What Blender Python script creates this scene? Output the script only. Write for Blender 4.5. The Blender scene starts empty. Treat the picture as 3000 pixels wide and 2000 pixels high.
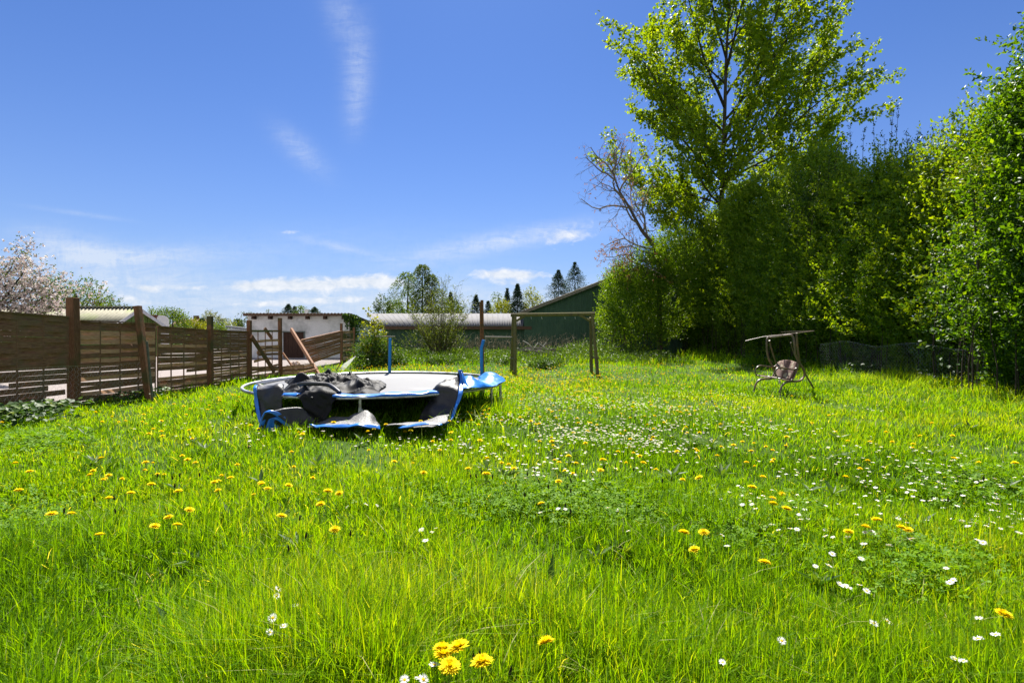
import bpy, bmesh, math, random
import numpy as np
from mathutils import Vector, Matrix
random.seed(7); RNG = np.random.default_rng(11)
SC = bpy.context.scene
COL = SC.collection
R = math.radians

# ------------------------------------------------------------------ camera
EYE = 1.5
HZ = 970.0            # photograph row of the horizon
FP = 1500.0           # focal length in photograph pixels
cam_d = bpy.data.cameras.new('camera'); cam = bpy.data.objects.new('camera', cam_d); COL.objects.link(cam)
cam.location = (0, 0, EYE); cam.rotation_euler = (R(90), 0, 0)
cam_d.sensor_width = 36; cam_d.lens = 36 * FP / 3000; cam_d.shift_y = -(1000 - HZ) / 3000
cam_d.clip_start = 0.05; cam_d.clip_end = 6000
SC.camera = cam

# ------------------------------------------------------------------ light
SUN_EL, SUN_AZ = R(54), R(-4)          # azimuth from +Y towards +X
wd = bpy.data.worlds.new('World'); SC.world = wd; wd.use_nodes = True
SKY_STRENGTH = 0.06
SC.view_settings.view_transform = 'Standard'; SC.view_settings.look = 'None'
SC.view_settings.exposure = 1.4; SC.view_settings.gamma = 1.0
sun_d = bpy.data.lights.new('sun', 'SUN'); sun_d.energy = 5.0; sun_d.angle = R(0.53); sun_d.color = (1.0, 0.95, 0.87)
sun = bpy.data.objects.new('sun', sun_d); COL.objects.link(sun)
sdir = Vector((math.sin(SUN_AZ) * math.cos(SUN_EL), math.cos(SUN_AZ) * math.cos(SUN_EL), math.sin(SUN_EL)))
sun.rotation_euler = sdir.to_track_quat('Z', 'Y').to_euler(); sun.location = sdir * 60

def build_world():
    nt = wd.node_tree; nt.nodes.clear(); N = nt.nodes; L = nt.links
    def math_n(op, a, b=None, c=None, clamp=False):
        n = N.new('ShaderNodeMath'); n.operation = op; n.use_clamp = clamp
        for i, s in enumerate((a, b, c)):
            if s is None: continue
            if isinstance(s, (int, float)): n.inputs[i].default_value = s
            else: L.new(s, n.inputs[i])
        return n.outputs[0]
    out = N.new('ShaderNodeOutputWorld'); bg = N.new('ShaderNodeBackground'); L.new(bg.outputs[0], out.inputs[0])
    sky = N.new('ShaderNodeTexSky'); sky.sky_type = 'NISHITA'; sky.sun_disc = False
    sky.sun_elevation = SUN_EL; sky.sun_rotation = SUN_AZ
    sky.air_density = 1.0; sky.dust_density = 0.25; sky.ozone_density = 4.0; sky.altitude = 0
    bg.inputs[1].default_value = SKY_STRENGTH
    tc = N.new('ShaderNodeTexCoord'); sep = N.new('ShaderNodeSeparateXYZ'); L.new(tc.outputs['Generated'], sep.inputs[0])
    x, y, z = sep.outputs
    yy = math_n('MAXIMUM', y, 0.05)
    u = math_n('DIVIDE', x, yy); v = math_n('DIVIDE', z, yy)      # direction of the sky point, tangent units
    comb = N.new('ShaderNodeCombineXYZ'); L.new(u, comb.inputs[0]); L.new(v, comb.inputs[1])
    def noise(sx, sy, rot, detail, rough, dist=0.0, off=(0, 0)):
        m = N.new('ShaderNodeMapping'); m.inputs['Scale'].default_value = (sx, sy, 1); m.inputs['Rotation'].default_value = (0, 0, rot)
        m.inputs['Location'].default_value = (off[0], off[1], 0)
        L.new(comb.outputs[0], m.inputs[0])
        t = N.new('ShaderNodeTexNoise'); t.inputs['Scale'].default_value = 1; t.inputs['Detail'].default_value = detail
        t.inputs['Roughness'].default_value = rough; t.inputs['Distortion'].default_value = dist
        L.new(m.outputs[0], t.inputs[0]); return t.outputs[0]
    def blobs(lst):
        tot = None
        for (px, py, rx, ry, rot, w) in lst:
            du = math_n('SUBTRACT', u, (px - 1500) / FP); dv = math_n('SUBTRACT', v, (HZ - py) / FP)
            c, s = math.cos(R(rot)), math.sin(R(rot))
            a = math_n('ADD', math_n('MULTIPLY', du, c * FP / rx), math_n('MULTIPLY', dv, s * FP / rx))
            b = math_n('ADD', math_n('MULTIPLY', du, -s * FP / ry), math_n('MULTIPLY', dv, c * FP / ry))
            q = math_n('ADD', math_n('MULTIPLY', a, a), math_n('MULTIPLY', b, b))
            g = math_n('MULTIPLY', math_n('POWER', math.e, math_n('MULTIPLY', q, -1.0)), w)
            tot = g if tot is None else math_n('ADD', tot, g)
        return tot
    cum = blobs([(540, 842, 80, 10, 0, .8), (720, 838, 70, 16, 0, 1), (810, 833, 70, 20, 0, 1), (905, 836, 90, 23, 0, 1),
                 (1050, 826, 110, 27, 3, 1), (1150, 830, 70, 18, 0, .9), (425, 846, 40, 15, -8, 1), (310, 838, 50, 11, 0, .8),
                 (390, 882, 70, 15, -14, .9), (960, 880, 190, 13, 2, .75), (760, 893, 120, 10, 0, .6), (1450, 803, 80, 20, 0, 1),
                 (1550, 806, 75, 15, 0, .9), (1500, 830, 60, 10, 0, .7), (860, 680, 55, 8, 4, .55), (1660, 690, 110, 34, 12, .8)])
    n1 = noise(34, 58, 0, 6, .6, .3)
    cm = math_n('MULTIPLY', math_n('SUBTRACT', math_n('ADD', cum, math_n('MULTIPLY', math_n('SUBTRACT', n1, .5), 1.7)), .40), 1.5, clamp=True)
    cm = math_n('MULTIPLY', cm, math_n('MULTIPLY', cum, 2.2, clamp=True), clamp=True)
    wisp = blobs([(330, 752, 280, 24, 2, 1.1), (200, 725, 140, 45, -12, 1.1), (330, 825, 300, 55, 0, .9), (1480, 705, 260, 28, 10, 1.1),
                  (985, 722, 110, 13, -14, .6), (700, 740, 600, 60, 4, .22), (1000, 40, 45, 100, 14, .42), (1048, 210, 38, 120, -4, .62), (1040, 330, 30, 60, -6, .3),
                  (880, 440, 90, 34, -42, .55), (230, 625, 120, 7, -8, .45), (900, 900, 1000, 70, 0, 1.1), (1500, 880, 700, 60, 0, .55),
                  (1250, 770, 250, 40, 0, .2)])
    n2 = noise(16, 62, .18, 7, .65, .8, (3, 1))
    n3 = noise(60, 26, .55, 7, .68, 1.8, (1, 5))
    w2 = math_n('ADD', math_n('MULTIPLY', n2, 1.0), math_n('MULTIPLY', n3, .45))
    wm = math_n('MULTIPLY', wisp, math_n('MULTIPLY', math_n('SUBTRACT', w2, .36), 1.5, clamp=True), clamp=True)
    # white tops and slightly grey undersides come from the noise inside the cloud
    rp = N.new('ShaderNodeMapRange'); rp.inputs['From Min'].default_value = .35; rp.inputs['From Max'].default_value = .7
    L.new(n1, rp.inputs['Value'])
    cc = N.new('ShaderNodeMix'); cc.data_type = 'RGBA'; L.new(rp.outputs[0], cc.inputs['Factor'])
    cc.inputs['A'].default_value = (4.7, 5.1, 5.7, 1); cc.inputs['B'].default_value = (6.2, 6.3, 6.5, 1)
    tint = N.new('ShaderNodeMix'); tint.data_type = 'RGBA'; tint.blend_type = 'MULTIPLY'; tint.inputs['Factor'].default_value = 1
    L.new(sky.outputs[0], tint.inputs['A']); tint.inputs['B'].default_value = SKY_TINT
    hz = N.new('ShaderNodeMix'); hz.data_type = 'RGBA'; L.new(math_n('MULTIPLY', math_n('POWER', math.e, math_n('MULTIPLY', math_n('MAXIMUM', z, 0.0), -6.2)), .92, clamp=True), hz.inputs['Factor'])
    L.new(tint.outputs['Result'], hz.inputs['A']); hz.inputs['B'].default_value = (3.0, 3.9, 5.5, 1)
    m1 = N.new('ShaderNodeMix'); m1.data_type = 'RGBA'; L.new(math_n('MULTIPLY', wm, .75), m1.inputs['Factor'])
    L.new(hz.outputs['Result'], m1.inputs['A']); m1.inputs['B'].default_value = (4.8, 5.3, 6.1, 1)
    m2 = N.new('ShaderNodeMix'); m2.data_type = 'RGBA'; L.new(math_n('MULTIPLY', cm, .9), m2.inputs['Factor'])
    L.new(m1.outputs['Result'], m2.inputs['A']); L.new(cc.outputs['Result'], m2.inputs['B'])
    # added fill light: a bright white veil over the unseen sky behind the camera
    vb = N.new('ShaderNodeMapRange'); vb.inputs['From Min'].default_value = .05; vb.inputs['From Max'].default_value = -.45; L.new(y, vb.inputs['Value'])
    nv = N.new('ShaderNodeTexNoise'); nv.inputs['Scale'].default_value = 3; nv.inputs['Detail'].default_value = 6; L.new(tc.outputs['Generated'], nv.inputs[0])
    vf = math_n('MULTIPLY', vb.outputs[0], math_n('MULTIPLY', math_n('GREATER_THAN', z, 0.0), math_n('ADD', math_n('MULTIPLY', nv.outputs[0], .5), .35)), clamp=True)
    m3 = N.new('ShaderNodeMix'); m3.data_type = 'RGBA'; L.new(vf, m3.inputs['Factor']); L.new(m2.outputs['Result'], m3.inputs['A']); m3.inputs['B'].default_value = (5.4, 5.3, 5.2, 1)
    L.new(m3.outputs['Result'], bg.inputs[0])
SKY_TINT = (.335, .50, .80, 1)
build_world()

# ------------------------------------------------------------------ helpers
def P(px, py, d):
    "the point at distance d (metres along +Y) seen at photograph pixel (px, py)"
    return Vector(((px - 1500) / FP * d, d, EYE + (HZ - py) * d / FP))
def G(px, py, z=0.0):
    "ground point (height z) at photograph pixel"
    d = FP * (EYE - z) / (py - HZ); return Vector(((px - 1500) / FP * d, d, z))

def np_mesh(name, verts, tris=None, quads=None, attr=None, smooth=False):
    me = bpy.data.meshes.new(name)
    verts = np.asarray(verts, dtype=np.float32).reshape(-1, 3)
    idx = []; starts = []; s = 0
    if tris is not None and len(tris):
        t = np.asarray(tris, dtype=np.int32).reshape(-1, 3); idx.append(t.ravel()); starts.append(np.arange(len(t), dtype=np.int32) * 3); s = t.size
    if quads is not None and len(quads):
        q = np.asarray(quads, dtype=np.int32).reshape(-1, 4); idx.append(q.ravel()); starts.append(s + np.arange(len(q), dtype=np.int32) * 4)
    idx = np.concatenate(idx); starts = np.concatenate(starts)
    me.vertices.add(len(verts)); me.vertices.foreach_set('co', verts.ravel())
    me.loops.add(len(idx)); me.loops.foreach_set('vertex_index', idx)
    me.polygons.add(len(starts)); me.polygons.foreach_set('loop_start', starts)
    if smooth: me.polygons.foreach_set('use_smooth', np.ones(len(starts), dtype=bool))
    if attr is not None:
        a = me.attributes.new('v', 'FLOAT', 'POINT'); a.data.foreach_set('value', np.asarray(attr, dtype=np.float32).ravel())
    me.update(calc_edges=True); me.validate(verbose=False)
    return me

def link(name, me, mat, parent=None, loc=None):
    o = bpy.data.objects.new(name, me); COL.objects.link(o)
    if mat is not None:
        for m in (mat if isinstance(mat, (list, tuple)) else [mat]): me.materials.append(m)
    if parent is not None:
        o.parent = parent; o.matrix_parent_inverse = Matrix.Translation(-Vector(parent.location))
    if loc is not None: o.location = loc
    return o
def tag(o, label=None, cat=None, group=None, kind=None):
    if label: o['label'] = label
    if cat: o['category'] = cat
    if group: o['group'] = group
    if kind: o['kind'] = kind
    return o
def thing(name, loc, label, cat, group=None):
    o = bpy.data.objects.new(name, None); COL.objects.link(o); o.location = loc; o.empty_display_size = .1
    return tag(o, label, cat, group)

class MB:
    "collects boxes, tubes and patches into one mesh"
    def __init__(s): s.v = []; s.f = []; s.mi = []; s.m = 0
    def add(s, vs, fs):
        b = len(s.v); s.v += [tuple(x) for x in vs]; s.f += [tuple(b + i for i in f) for f in fs]; s.mi += [s.m] * len(fs)
    def box(s, c, size, rot=None):
        h = [x / 2 for x in size]; c = Vector(c)
        vs = [Vector((sx * h[0], sy * h[1], sz * h[2])) for sz in (-1, 1) for sy in (-1, 1) for sx in (-1, 1)]
        if rot is not None: vs = [rot @ v for v in vs]
        s.add([c + v for v in vs], [(0, 2, 3, 1), (4, 5, 7, 6), (0, 1, 5, 4), (2, 6, 7, 3), (0, 4, 6, 2), (1, 3, 7, 5)])
    def beam(s, a, b, w, h, up=Vector((0, 0, 1))):
        a = Vector(a); b = Vector(b); d = (b - a); l = d.length; d.normalize()
        side = d.cross(up)
        if side.length < 1e-3: side = d.cross(Vector((0, 1, 0)))
        side.normalize(); u2 = side.cross(d).normalized()
        rot = Matrix((side, d, u2)).transposed()
        s.box((a + b) / 2, (w, l, h), rot)
    def tube(s, pts, r, n=8, caps=True, closed=False):
        pts = [Vector(p) for p in pts]; k = len(pts)
        rs = list(r) if isinstance(r, (list, tuple, np.ndarray)) else [r] * k
        vs = []; ref = None
        for i in range(k):
            if closed: t = pts[(i + 1) % k] - pts[i - 1]
            else: t = pts[min(i + 1, k - 1)] - pts[max(i - 1, 0)]
            if t.length < 1e-9: t = Vector((0, 0, 1))
            t.normalize()
            if ref is None: ref = t.orthogonal().normalized()
            ref = ref - t * ref.dot(t)
            ref = ref.normalized() if ref.length > 1e-6 else t.orthogonal().normalized()
            b = t.cross(ref)
            for j in range(n):
                a = 2 * math.pi * j / n; vs.append(pts[i] + (ref * math.cos(a) + b * math.sin(a)) * rs[i])
        fs = []
        for i in range(k if closed else k - 1):
            i2 = (i + 1) % k
            for j in range(n):
                fs.append((i * n + j, i * n + (j + 1) % n, i2 * n + (j + 1) % n, i2 * n + j))
        if caps and not closed: fs += [tuple(range(n - 1, -1, -1)), tuple((k - 1) * n + j for j in range(n))]
        s.add(vs, fs)
    def build(s, name, mat, parent=None, smooth=True, bevel=0):
        me = bpy.data.meshes.new(name); me.from_pydata(s.v, [], s.f); me.update()
        if s.m or any(s.mi): me.polygons.foreach_set('material_index', s.mi)
        if smooth:
            me.polygons.foreach_set('use_smooth', [True] * len(me.polygons))
            me.set_sharp_from_angle(angle=R(40))
        o = link(name, me, mat, parent)
        if bevel:
            m = o.modifiers.new('bevel', 'BEVEL'); m.width = bevel; m.segments = 2; m.limit_method = 'ANGLE'
        return o

def smooth_path(pts, n=6):
    "Catmull-Rom through pts"
    pts = [Vector(p) for p in pts]; out = []
    for i in range(len(pts) - 1):
        p0 = pts[max(i - 1, 0)]; p1 = pts[i]; p2 = pts[i + 1]; p3 = pts[min(i + 2, len(pts) - 1)]
        for k in range(n):
            t = k / n
            out.append(.5 * ((2 * p1) + (p2 - p0) * t + (2 * p0 - 5 * p1 + 4 * p2 - p3) * t * t + (3 * p1 - p0 - 3 * p2 + p3) * t ** 3))
    out.append(pts[-1]); return out

def vnoise(p, scale, seed=0, octaves=3):
    "cheap smooth 3-D noise, about -1..1, for numpy points"
    p = np.asarray(p, dtype=np.float64) * scale; r = np.random.default_rng(seed); tot = np.zeros(len(p)); amp = 1; norm = 0
    for o in range(octaves):
        for k in range(4):
            d = r.normal(size=3); d /= np.linalg.norm(d); f = r.uniform(.7, 1.4)
            tot += amp * np.sin((p @ d) * f * 2.2 * (2 ** o) + r.uniform(0, 6.28)) * .5
        norm += amp; amp *= .55
    return tot / norm

# ------------------------------------------------------------------ materials
MATS = {}
def nodes_mat(name):
    m = bpy.data.materials.new(name); m.use_nodes = True; nt = m.node_tree; nt.nodes.clear()
    out = nt.nodes.new('ShaderNodeOutputMaterial'); return m, nt, out
def ramp(nt, fac, stops):
    r = nt.nodes.new('ShaderNodeValToRGB'); e = r.color_ramp.elements
    while len(e) < len(stops): e.new(.5)
    for i, (p, c) in enumerate(stops): e[i].position = p; e[i].color = (*c, 1)
    nt.links.new(fac, r.inputs[0]); return r.outputs[0]
def leaf_mat(name, cols, trans, tcol_gain=(1.25, 1.15, .5), rough=.45, spec=.4):
    "leaf: diffuse and gloss on the face, light let through the blade; colour varies leaf to leaf by attribute v"
    if name in MATS: return MATS[name]
    m, nt, out = nodes_mat(name); L = nt.links; N = nt.nodes
    at = N.new('ShaderNodeAttribute'); at.attribute_name = 'v'
    c = ramp(nt, at.outputs['Fac'], [(i / (len(cols) - 1), x) for i, x in enumerate(cols)])
    pr = N.new('ShaderNodeBsdfPrincipled'); L.new(c, pr.inputs['Base Color']); pr.inputs['Roughness'].default_value = rough
    pr.inputs['Specular IOR Level'].default_value = spec
    mu = N.new('ShaderNodeMix'); mu.data_type = 'RGBA'; mu.blend_type = 'MULTIPLY'; mu.inputs['Factor'].default_value = 1
    L.new(c, mu.inputs['A']); mu.inputs['B'].default_value = (*tcol_gain, 1); mu.clamp_result = False
    tr = N.new('ShaderNodeBsdfTranslucent'); L.new(mu.outputs['Result'], tr.inputs[0])
    mx = N.new('ShaderNodeMixShader'); mx.inputs[0].default_value = trans
    L.new(pr.outputs[0], mx.inputs[1]); L.new(tr.outputs[0], mx.inputs[2]); L.new(mx.outputs[0], out.inputs[0])
    MATS[name] = m; return m
def surf_mat(name, c1, c2, scale=8, rough=.7, spec=.3, metal=0, stretch=(1, 1, 1), bump=0.0, detail=6, c3=None, scale2=1.2, coord='Object'):
    "noise-mottled surface with optional large stains and bump"
    if name in MATS: return MATS[name]
    m, nt, out = nodes_mat(name); L = nt.links; N = nt.nodes
    tc = N.new('ShaderNodeTexCoord'); mp = N.new('ShaderNodeMapping'); mp.inputs['Scale'].default_value = stretch
    L.new(tc.outputs[coord], mp.inputs[0])
    n = N.new('ShaderNodeTexNoise'); n.inputs['Scale'].default_value = scale; n.inputs['Detail'].default_value = detail; n.inputs['Roughness'].default_value = .65
    L.new(mp.outputs[0], n.inputs[0])
    c = ramp(nt, n.outputs[0], [(.32, c1), (.68, c2)])
    if c3 is not None:
        n2 = N.new('ShaderNodeTexNoise'); n2.inputs['Scale'].default_value = scale2; n2.inputs['Detail'].default_value = 4
        L.new(tc.outputs[coord], n2.inputs[0])
        k = ramp(nt, n2.outputs[0], [(.5, (0, 0, 0)), (.66, (1, 1, 1))])
        mx = N.new('ShaderNodeMix'); mx.data_type = 'RGBA'; L.new(k, mx.inputs['Factor']); L.new(c, mx.inputs['A']); mx.inputs['B'].default_value = (*c3, 1)
        c = mx.outputs['Result']
    p = N.new('ShaderNodeBsdfPrincipled'); L.new(c, p.inputs['Base Color']); p.inputs['Roughness'].default_value = rough
    p.inputs['Specular IOR Level'].default_value = spec; p.inputs['Metallic'].default_value = metal
    if bump:
        b = N.new('ShaderNodeBump'); b.inputs['Strength'].default_value = bump; b.inputs['Distance'].default_value = .02
        L.new(n.outputs[0], b.inputs['Height']); L.new(b.outputs[0], p.inputs['Normal'])
    L.new(p.outputs[0], out.inputs[0]); MATS[name] = m; return m

M_GROUND = surf_mat('soil_and_moss', (.030, .060, .008), (.055, .10, .014), 3, .95, .1, bump=.4)
M_GRAVEL = surf_mat('pale_gravel', (.19, .165, .15), (.31, .275, .26), 40, .95, .1, bump=.5)
M_BARK = surf_mat('bark', (.055, .042, .030), (.14, .11, .085), 14, .9, .1, stretch=(3, 3, .6), bump=.5)
M_BARKD = surf_mat('dark_bark', (.030, .024, .018), (.075, .060, .045), 14, .9, .1, stretch=(3, 3, .6), bump=.5)
M_WOOD = surf_mat('weathered_fence_wood', (.12, .060, .033), (.29, .165, .098), 9, .85, .15, stretch=(1, 1, 9), bump=.3, c3=(.17, .12, .07), scale2=2.0)
M_WOODL = surf_mat('pale_fence_wood', (.36, .19, .10), (.62, .38, .24), 9, .85, .15, stretch=(1, 1, 9), bump=.3)
M_POST = surf_mat('old_timber_post', (.10, .046, .024), (.23, .115, .062), 12, .85, .15, stretch=(6, 6, .7), bump=.3, c3=(.075, .070, .028), scale2=2.5)
M_POSTG = surf_mat('mossy_timber', (.085, .080, .030), (.19, .17, .070), 12, .85, .15, stretch=(5, 5, .7), bump=.3, c3=(.10, .085, .055), scale2=3)
M_FRESH = surf_mat('fresh_red_brown_wood', (.24, .115, .060), (.40, .22, .13), 10, .75, .2, stretch=(6, 6, .7), bump=.2)
M_STEEL = surf_mat('galvanised_steel', (.42, .43, .44), (.62, .63, .64), 30, .38, .5, metal=.85, c3=(.30, .27, .24), scale2=6)
# ------------------------------------------------------------------ the setting
def ground_z(x, y):
    return .17 * np.exp(-((np.hypot(x + 2.3, y - 9.0) / 3.8) ** 4)) + 0.03 * np.sin(x * .7 + 1.3) * np.sin(y * .55) + 0.025 * np.sin(x * 1.9 + y * 1.1)
def build_ground():
    xs = np.concatenate([np.linspace(-3000, -60, 12), np.linspace(-40, 40, 161), np.linspace(60, 3000, 12)])
    ys = np.concatenate([np.linspace(-300, -10, 6), np.linspace(-6, 60, 133), np.linspace(80, 5000, 14)])
    X, Y = np.meshgrid(xs, ys); Z = ground_z(X, Y) * (np.abs(X) < 30) * (Y < 45)
    v = np.stack([X, Y, Z], -1).reshape(-1, 3); nx = len(xs); q = []
    for j in range(len(ys) - 1):
        b = j * nx + np.arange(nx - 1); q.append(np.stack([b, b + 1, b + nx + 1, b + nx], -1))
    o = link('ground', np_mesh('ground', v, quads=np.concatenate(q), smooth=True), M_GROUND); tag(o, kind='structure')
build_ground()
def fence_x(y):      # centre line of the left fence
    return np.interp(y, [0, 8.3, 9.8, 11.5, 13.2, 15, 17, 23, 27.5, 60], [-9.0, -8.66, -8.40, -8.10, -7.80, -7.72, -7.70, -7.75, -8.35, -8.6])
def build_gravel():
    ys = np.linspace(3, 44, 60); fx = fence_x(ys) - .12
    v = []; q = []
    for i, (y, x) in enumerate(zip(ys, fx)): v += [(-34, y, .075), (x, y, .075)]
    for i in range(len(ys) - 1): q.append((2 * i, 2 * i + 1, 2 * i + 3, 2 * i + 2))
    o = link('gravel_yard', np_mesh('gravel_yard', v, quads=q), M_GRAVEL); tag(o, kind='structure')
build_gravel()

# hedge front line (foot) and other anchor lines
HA, HB = np.array([10.95, 42.0]), np.array([12.6, 6.0])
def hedge_x(y): return HA[0] + (HA[1] - y) / (HA[1] - HB[1]) * (HB[0] - HA[0])

# ------------------------------------------------------------------ grass
M_GRASS = leaf_mat('grass_blade', [(.038, .098, .004), (.084, .202, .005), (.145, .288, .006), (.225, .315, .008), (.50, .46, .22)], .56, (1.9, 1.6, .2), .55, .1)
TR_C = np.array([-2.38, 9.2]); TR_R = 2.19
def grass_height(x, y):
    p = np.stack([x, y, np.zeros_like(x)], -1)
    n = vnoise(p, 1.1, 3, 3); n2 = vnoise(p, .35, 5, 2)
    h = .085 + .05 * np.clip(n, -.8, 1) + .03 * n2
    h += .115 * np.clip((5.2 - y) / 3.0, 0, 1)                         # lusher near the camera
    dtr = np.hypot(x - TR_C[0], y - TR_C[1]); h += .09 * np.clip((TR_R + .35 - dtr) / .5, 0, 1) * np.clip(.6 + n, 0, 1)
    h += .06 * np.exp(-((x + .35) / .55) ** 2 - ((y - 8.3) / .8) ** 2)   # uncut tuft beside the trampoline legs
    hd = hedge_x(y) - x; h += .26 * np.clip((2.2 - hd) / 1.6, 0, 1) * np.clip(.75 + .6 * n, .2, 1.4)
    h += .07 * np.clip((x - 4.2) / 3, 0, 1) * np.clip((11 - y) / 4, 0, 1) * np.clip(.6 + n, 0, 1)
    h += .10 * np.exp(-((x - 6.2) / .7) ** 2 - ((y - 11.7) / .5) ** 2)
    fd = x - fence_x(y); h += .09 * np.clip((.5 - fd) / .5, 0, 1)
    h += .16 * np.clip((y - 20.6) / 2.0, 0, 1) * np.clip(.7 + n, .2, 1.4)
    return np.clip(h, .08, .6)
def blades(x, y, h, w, lean, v, n_seg=3, zoff=None):
    n = len(x); r = RNG
    th = r.uniform(0, 2 * np.pi, n); lx, ly = np.cos(th), np.sin(th)
    fa = th + np.pi / 2 + r.normal(0, .6, n); sx, sy = np.cos(fa), np.sin(fa)
    z0 = ground_z(x, y) if zoff is None else zoff
    S = [0, .38, .74, 1.0] if n_seg == 3 else [0, .6, 1.0]
    W = [.75, 1.0, .62, 0] if n_seg == 3 else [.85, .9, 0]
    V = []
    for s, ww in zip(S, W):
        off = lean * h * (s ** 1.9); zz = z0 + h * s * (1 - .32 * np.minimum(lean, 1.4) * s)
        cx, cy = x + lx * off, y + ly * off
        if ww: V += [np.stack([cx - sx * w * ww / 2, cy - sy * w * ww / 2, zz], -1), np.stack([cx + sx * w * ww / 2, cy + sy * w * ww / 2, zz], -1)]
        else: V.append(np.stack([cx, cy, zz], -1))
    k = len(V); vs = np.stack(V, 1).reshape(-1, 3)
    T = [(0, 1, 3), (0, 3, 2), (2, 3, 5), (2, 5, 4), (4, 5, 6)] if n_seg == 3 else [(0, 1, 3), (0, 3, 2), (2, 3, 4)]
    t = (np.arange(n)[:, None, None] * k + np.array(T)[None]).reshape(-1, 3)
    return vs, t, np.repeat(v, k)
def image_spread(n, d0, d1, umin=-1.22, umax=1.22, pw=1.0):
    "points spread so that their density follows the view: log-uniform distance"
    d = d0 * (d1 / d0) ** (RNG.uniform(0, 1, n) ** pw); u = RNG.uniform(umin, umax, n); return u * d, d
def lawn_mask(x, y):
    return (x > fence_x(y) - .05) & (x < hedge_x(y) + .8)
def build_grass():
    VS, TS, AS = [], [], []; base = 0
    for (n, d0, d1, seg, side) in ((300000, 1.45, 5.0, 3, 0), (210000, 4.6, 14.5, 3, 0), (95000, 13.5, 33, 2, 0), (90000, 1.0, 6.5, 3, 1)):
        x, y = image_spread(n, d0, d1)
        if side: x = np.sign(x) * (1.2 * y + RNG.uniform(0, 1.8, n))      # the lawn goes on beside the frame
        p = np.stack([x, y, 0 * x], -1)
        keep = lawn_mask(x, y)
        tuft = vnoise(p, 2.6, 8, 3)
        keep &= RNG.uniform(0, 1, n) < np.clip(.74 + .70 * tuft, .26, 1)
        x, y, tuft, p = x[keep], y[keep], tuft[keep], p[keep]; m = len(x)
        h = grass_height(x, y) * np.clip(RNG.normal(1, .28, m), .35, 1.9) * (1 + .28 * np.clip(tuft, -1, 1))
        w = .0054 * np.maximum(y / 2.6, 1) ** .66 * RNG.uniform(.6, 1.35, m)
        lean = np.abs(RNG.normal(.42, .33, m))
        patch = vnoise(p, .9, 21, 3) * .7 + vnoise(p, .38, 22, 2) * .8
        v = np.clip(.42 + .22 * patch + RNG.normal(0, .17, m), 0, .80)
        dry = RNG.uniform(0, 1, m) < .022; v[dry] = RNG.uniform(.88, 1, dry.sum()); lean[dry] += .5
        a, t, at = blades(x, y, h, w, lean, v, seg); VS.append(a); TS.append(t + base); AS.append(at); base += len(a)
    # the long pale blades of the uncut strip under the hedge and beside the trampoline
    n = 9000; y = RNG.uniform(7, 16, n); x = hedge_x(y) - RNG.gamma(2, .75, n); k = vnoise(np.stack([x, y, 0 * x], -1), 1.3, 4, 2) > -.15; x, y = x[k], y[k]
    a, t, at = blades(x, y, RNG.uniform(.2, .46, len(x)), RNG.uniform(.006, .013, len(x)), np.abs(RNG.normal(.8, .4, len(x))), np.clip(RNG.normal(.62, .12, len(x)), .2, .8))
    VS.append(a); TS.append(t + base); AS.append(at); base += len(a)
    n = 700; x = RNG.normal(-.35, .5, n); y = RNG.normal(8.2, .8, n)
    a, t, at = blades(x, y, RNG.uniform(.18, .42, n), RNG.uniform(.006, .012, n), np.abs(RNG.normal(.7, .4, n)), np.clip(RNG.normal(.5, .15, n), .1, .8))
    VS.append(a); TS.append(t + base); AS.append(at); base += len(a)
    o = link('grass', np_mesh('grass', np.concatenate(VS), np.concatenate(TS), attr=np.concatenate(AS)), M_GRASS)
    tag(o, 'long uncut bright green grass of the sunlit lawn', 'grass', kind='stuff')
build_grass()

# broad low leaves (clover, dock, dandelion leaves) in patches of the lawn
def leaf_quads(c, axis, normal, ln, wd_, v, fold=.18):
    "diamond leaves bent along the midrib: 4 vertices, 2 triangles each"
    side = np.cross(axis, normal); side /= np.maximum(np.linalg.norm(side, axis=1, keepdims=True), 1e-6)
    ln = ln[:, None]; wd_ = wd_[:, None]
    b = c - axis * ln * .5; tip = c + axis * ln * .5 - normal * ln * fold * .4
    l = c - axis * ln * .06 + side * wd_ * .5 + normal * wd_ * fold; r_ = c - axis * ln * .06 - side * wd_ * .5 + normal * wd_ * fold
    n = len(c); vs = np.stack([b, l, tip, r_], 1).reshape(-1, 3)
    k = np.arange(n)[:, None] * 4; t = np.concatenate([np.concatenate([k, k + 2, k + 1], 1), np.concatenate([k, k + 3, k + 2], 1)])
    return vs, t, np.repeat(v, 4)
def unit(a): return a / np.maximum(np.linalg.norm(a, axis=-1, keepdims=True), 1e-9)
def rand_unit(n, zb=0.0): a = RNG.normal(size=(n, 3)); a[:, 2] += zb; return unit(a)
M_CLOVER = leaf_mat('clover_leaf', [(.07, .18, .005), (.125, .26, .006), (.19, .32, .008)], .42, (1.6, 1.4, .3), .6, .15)
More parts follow.
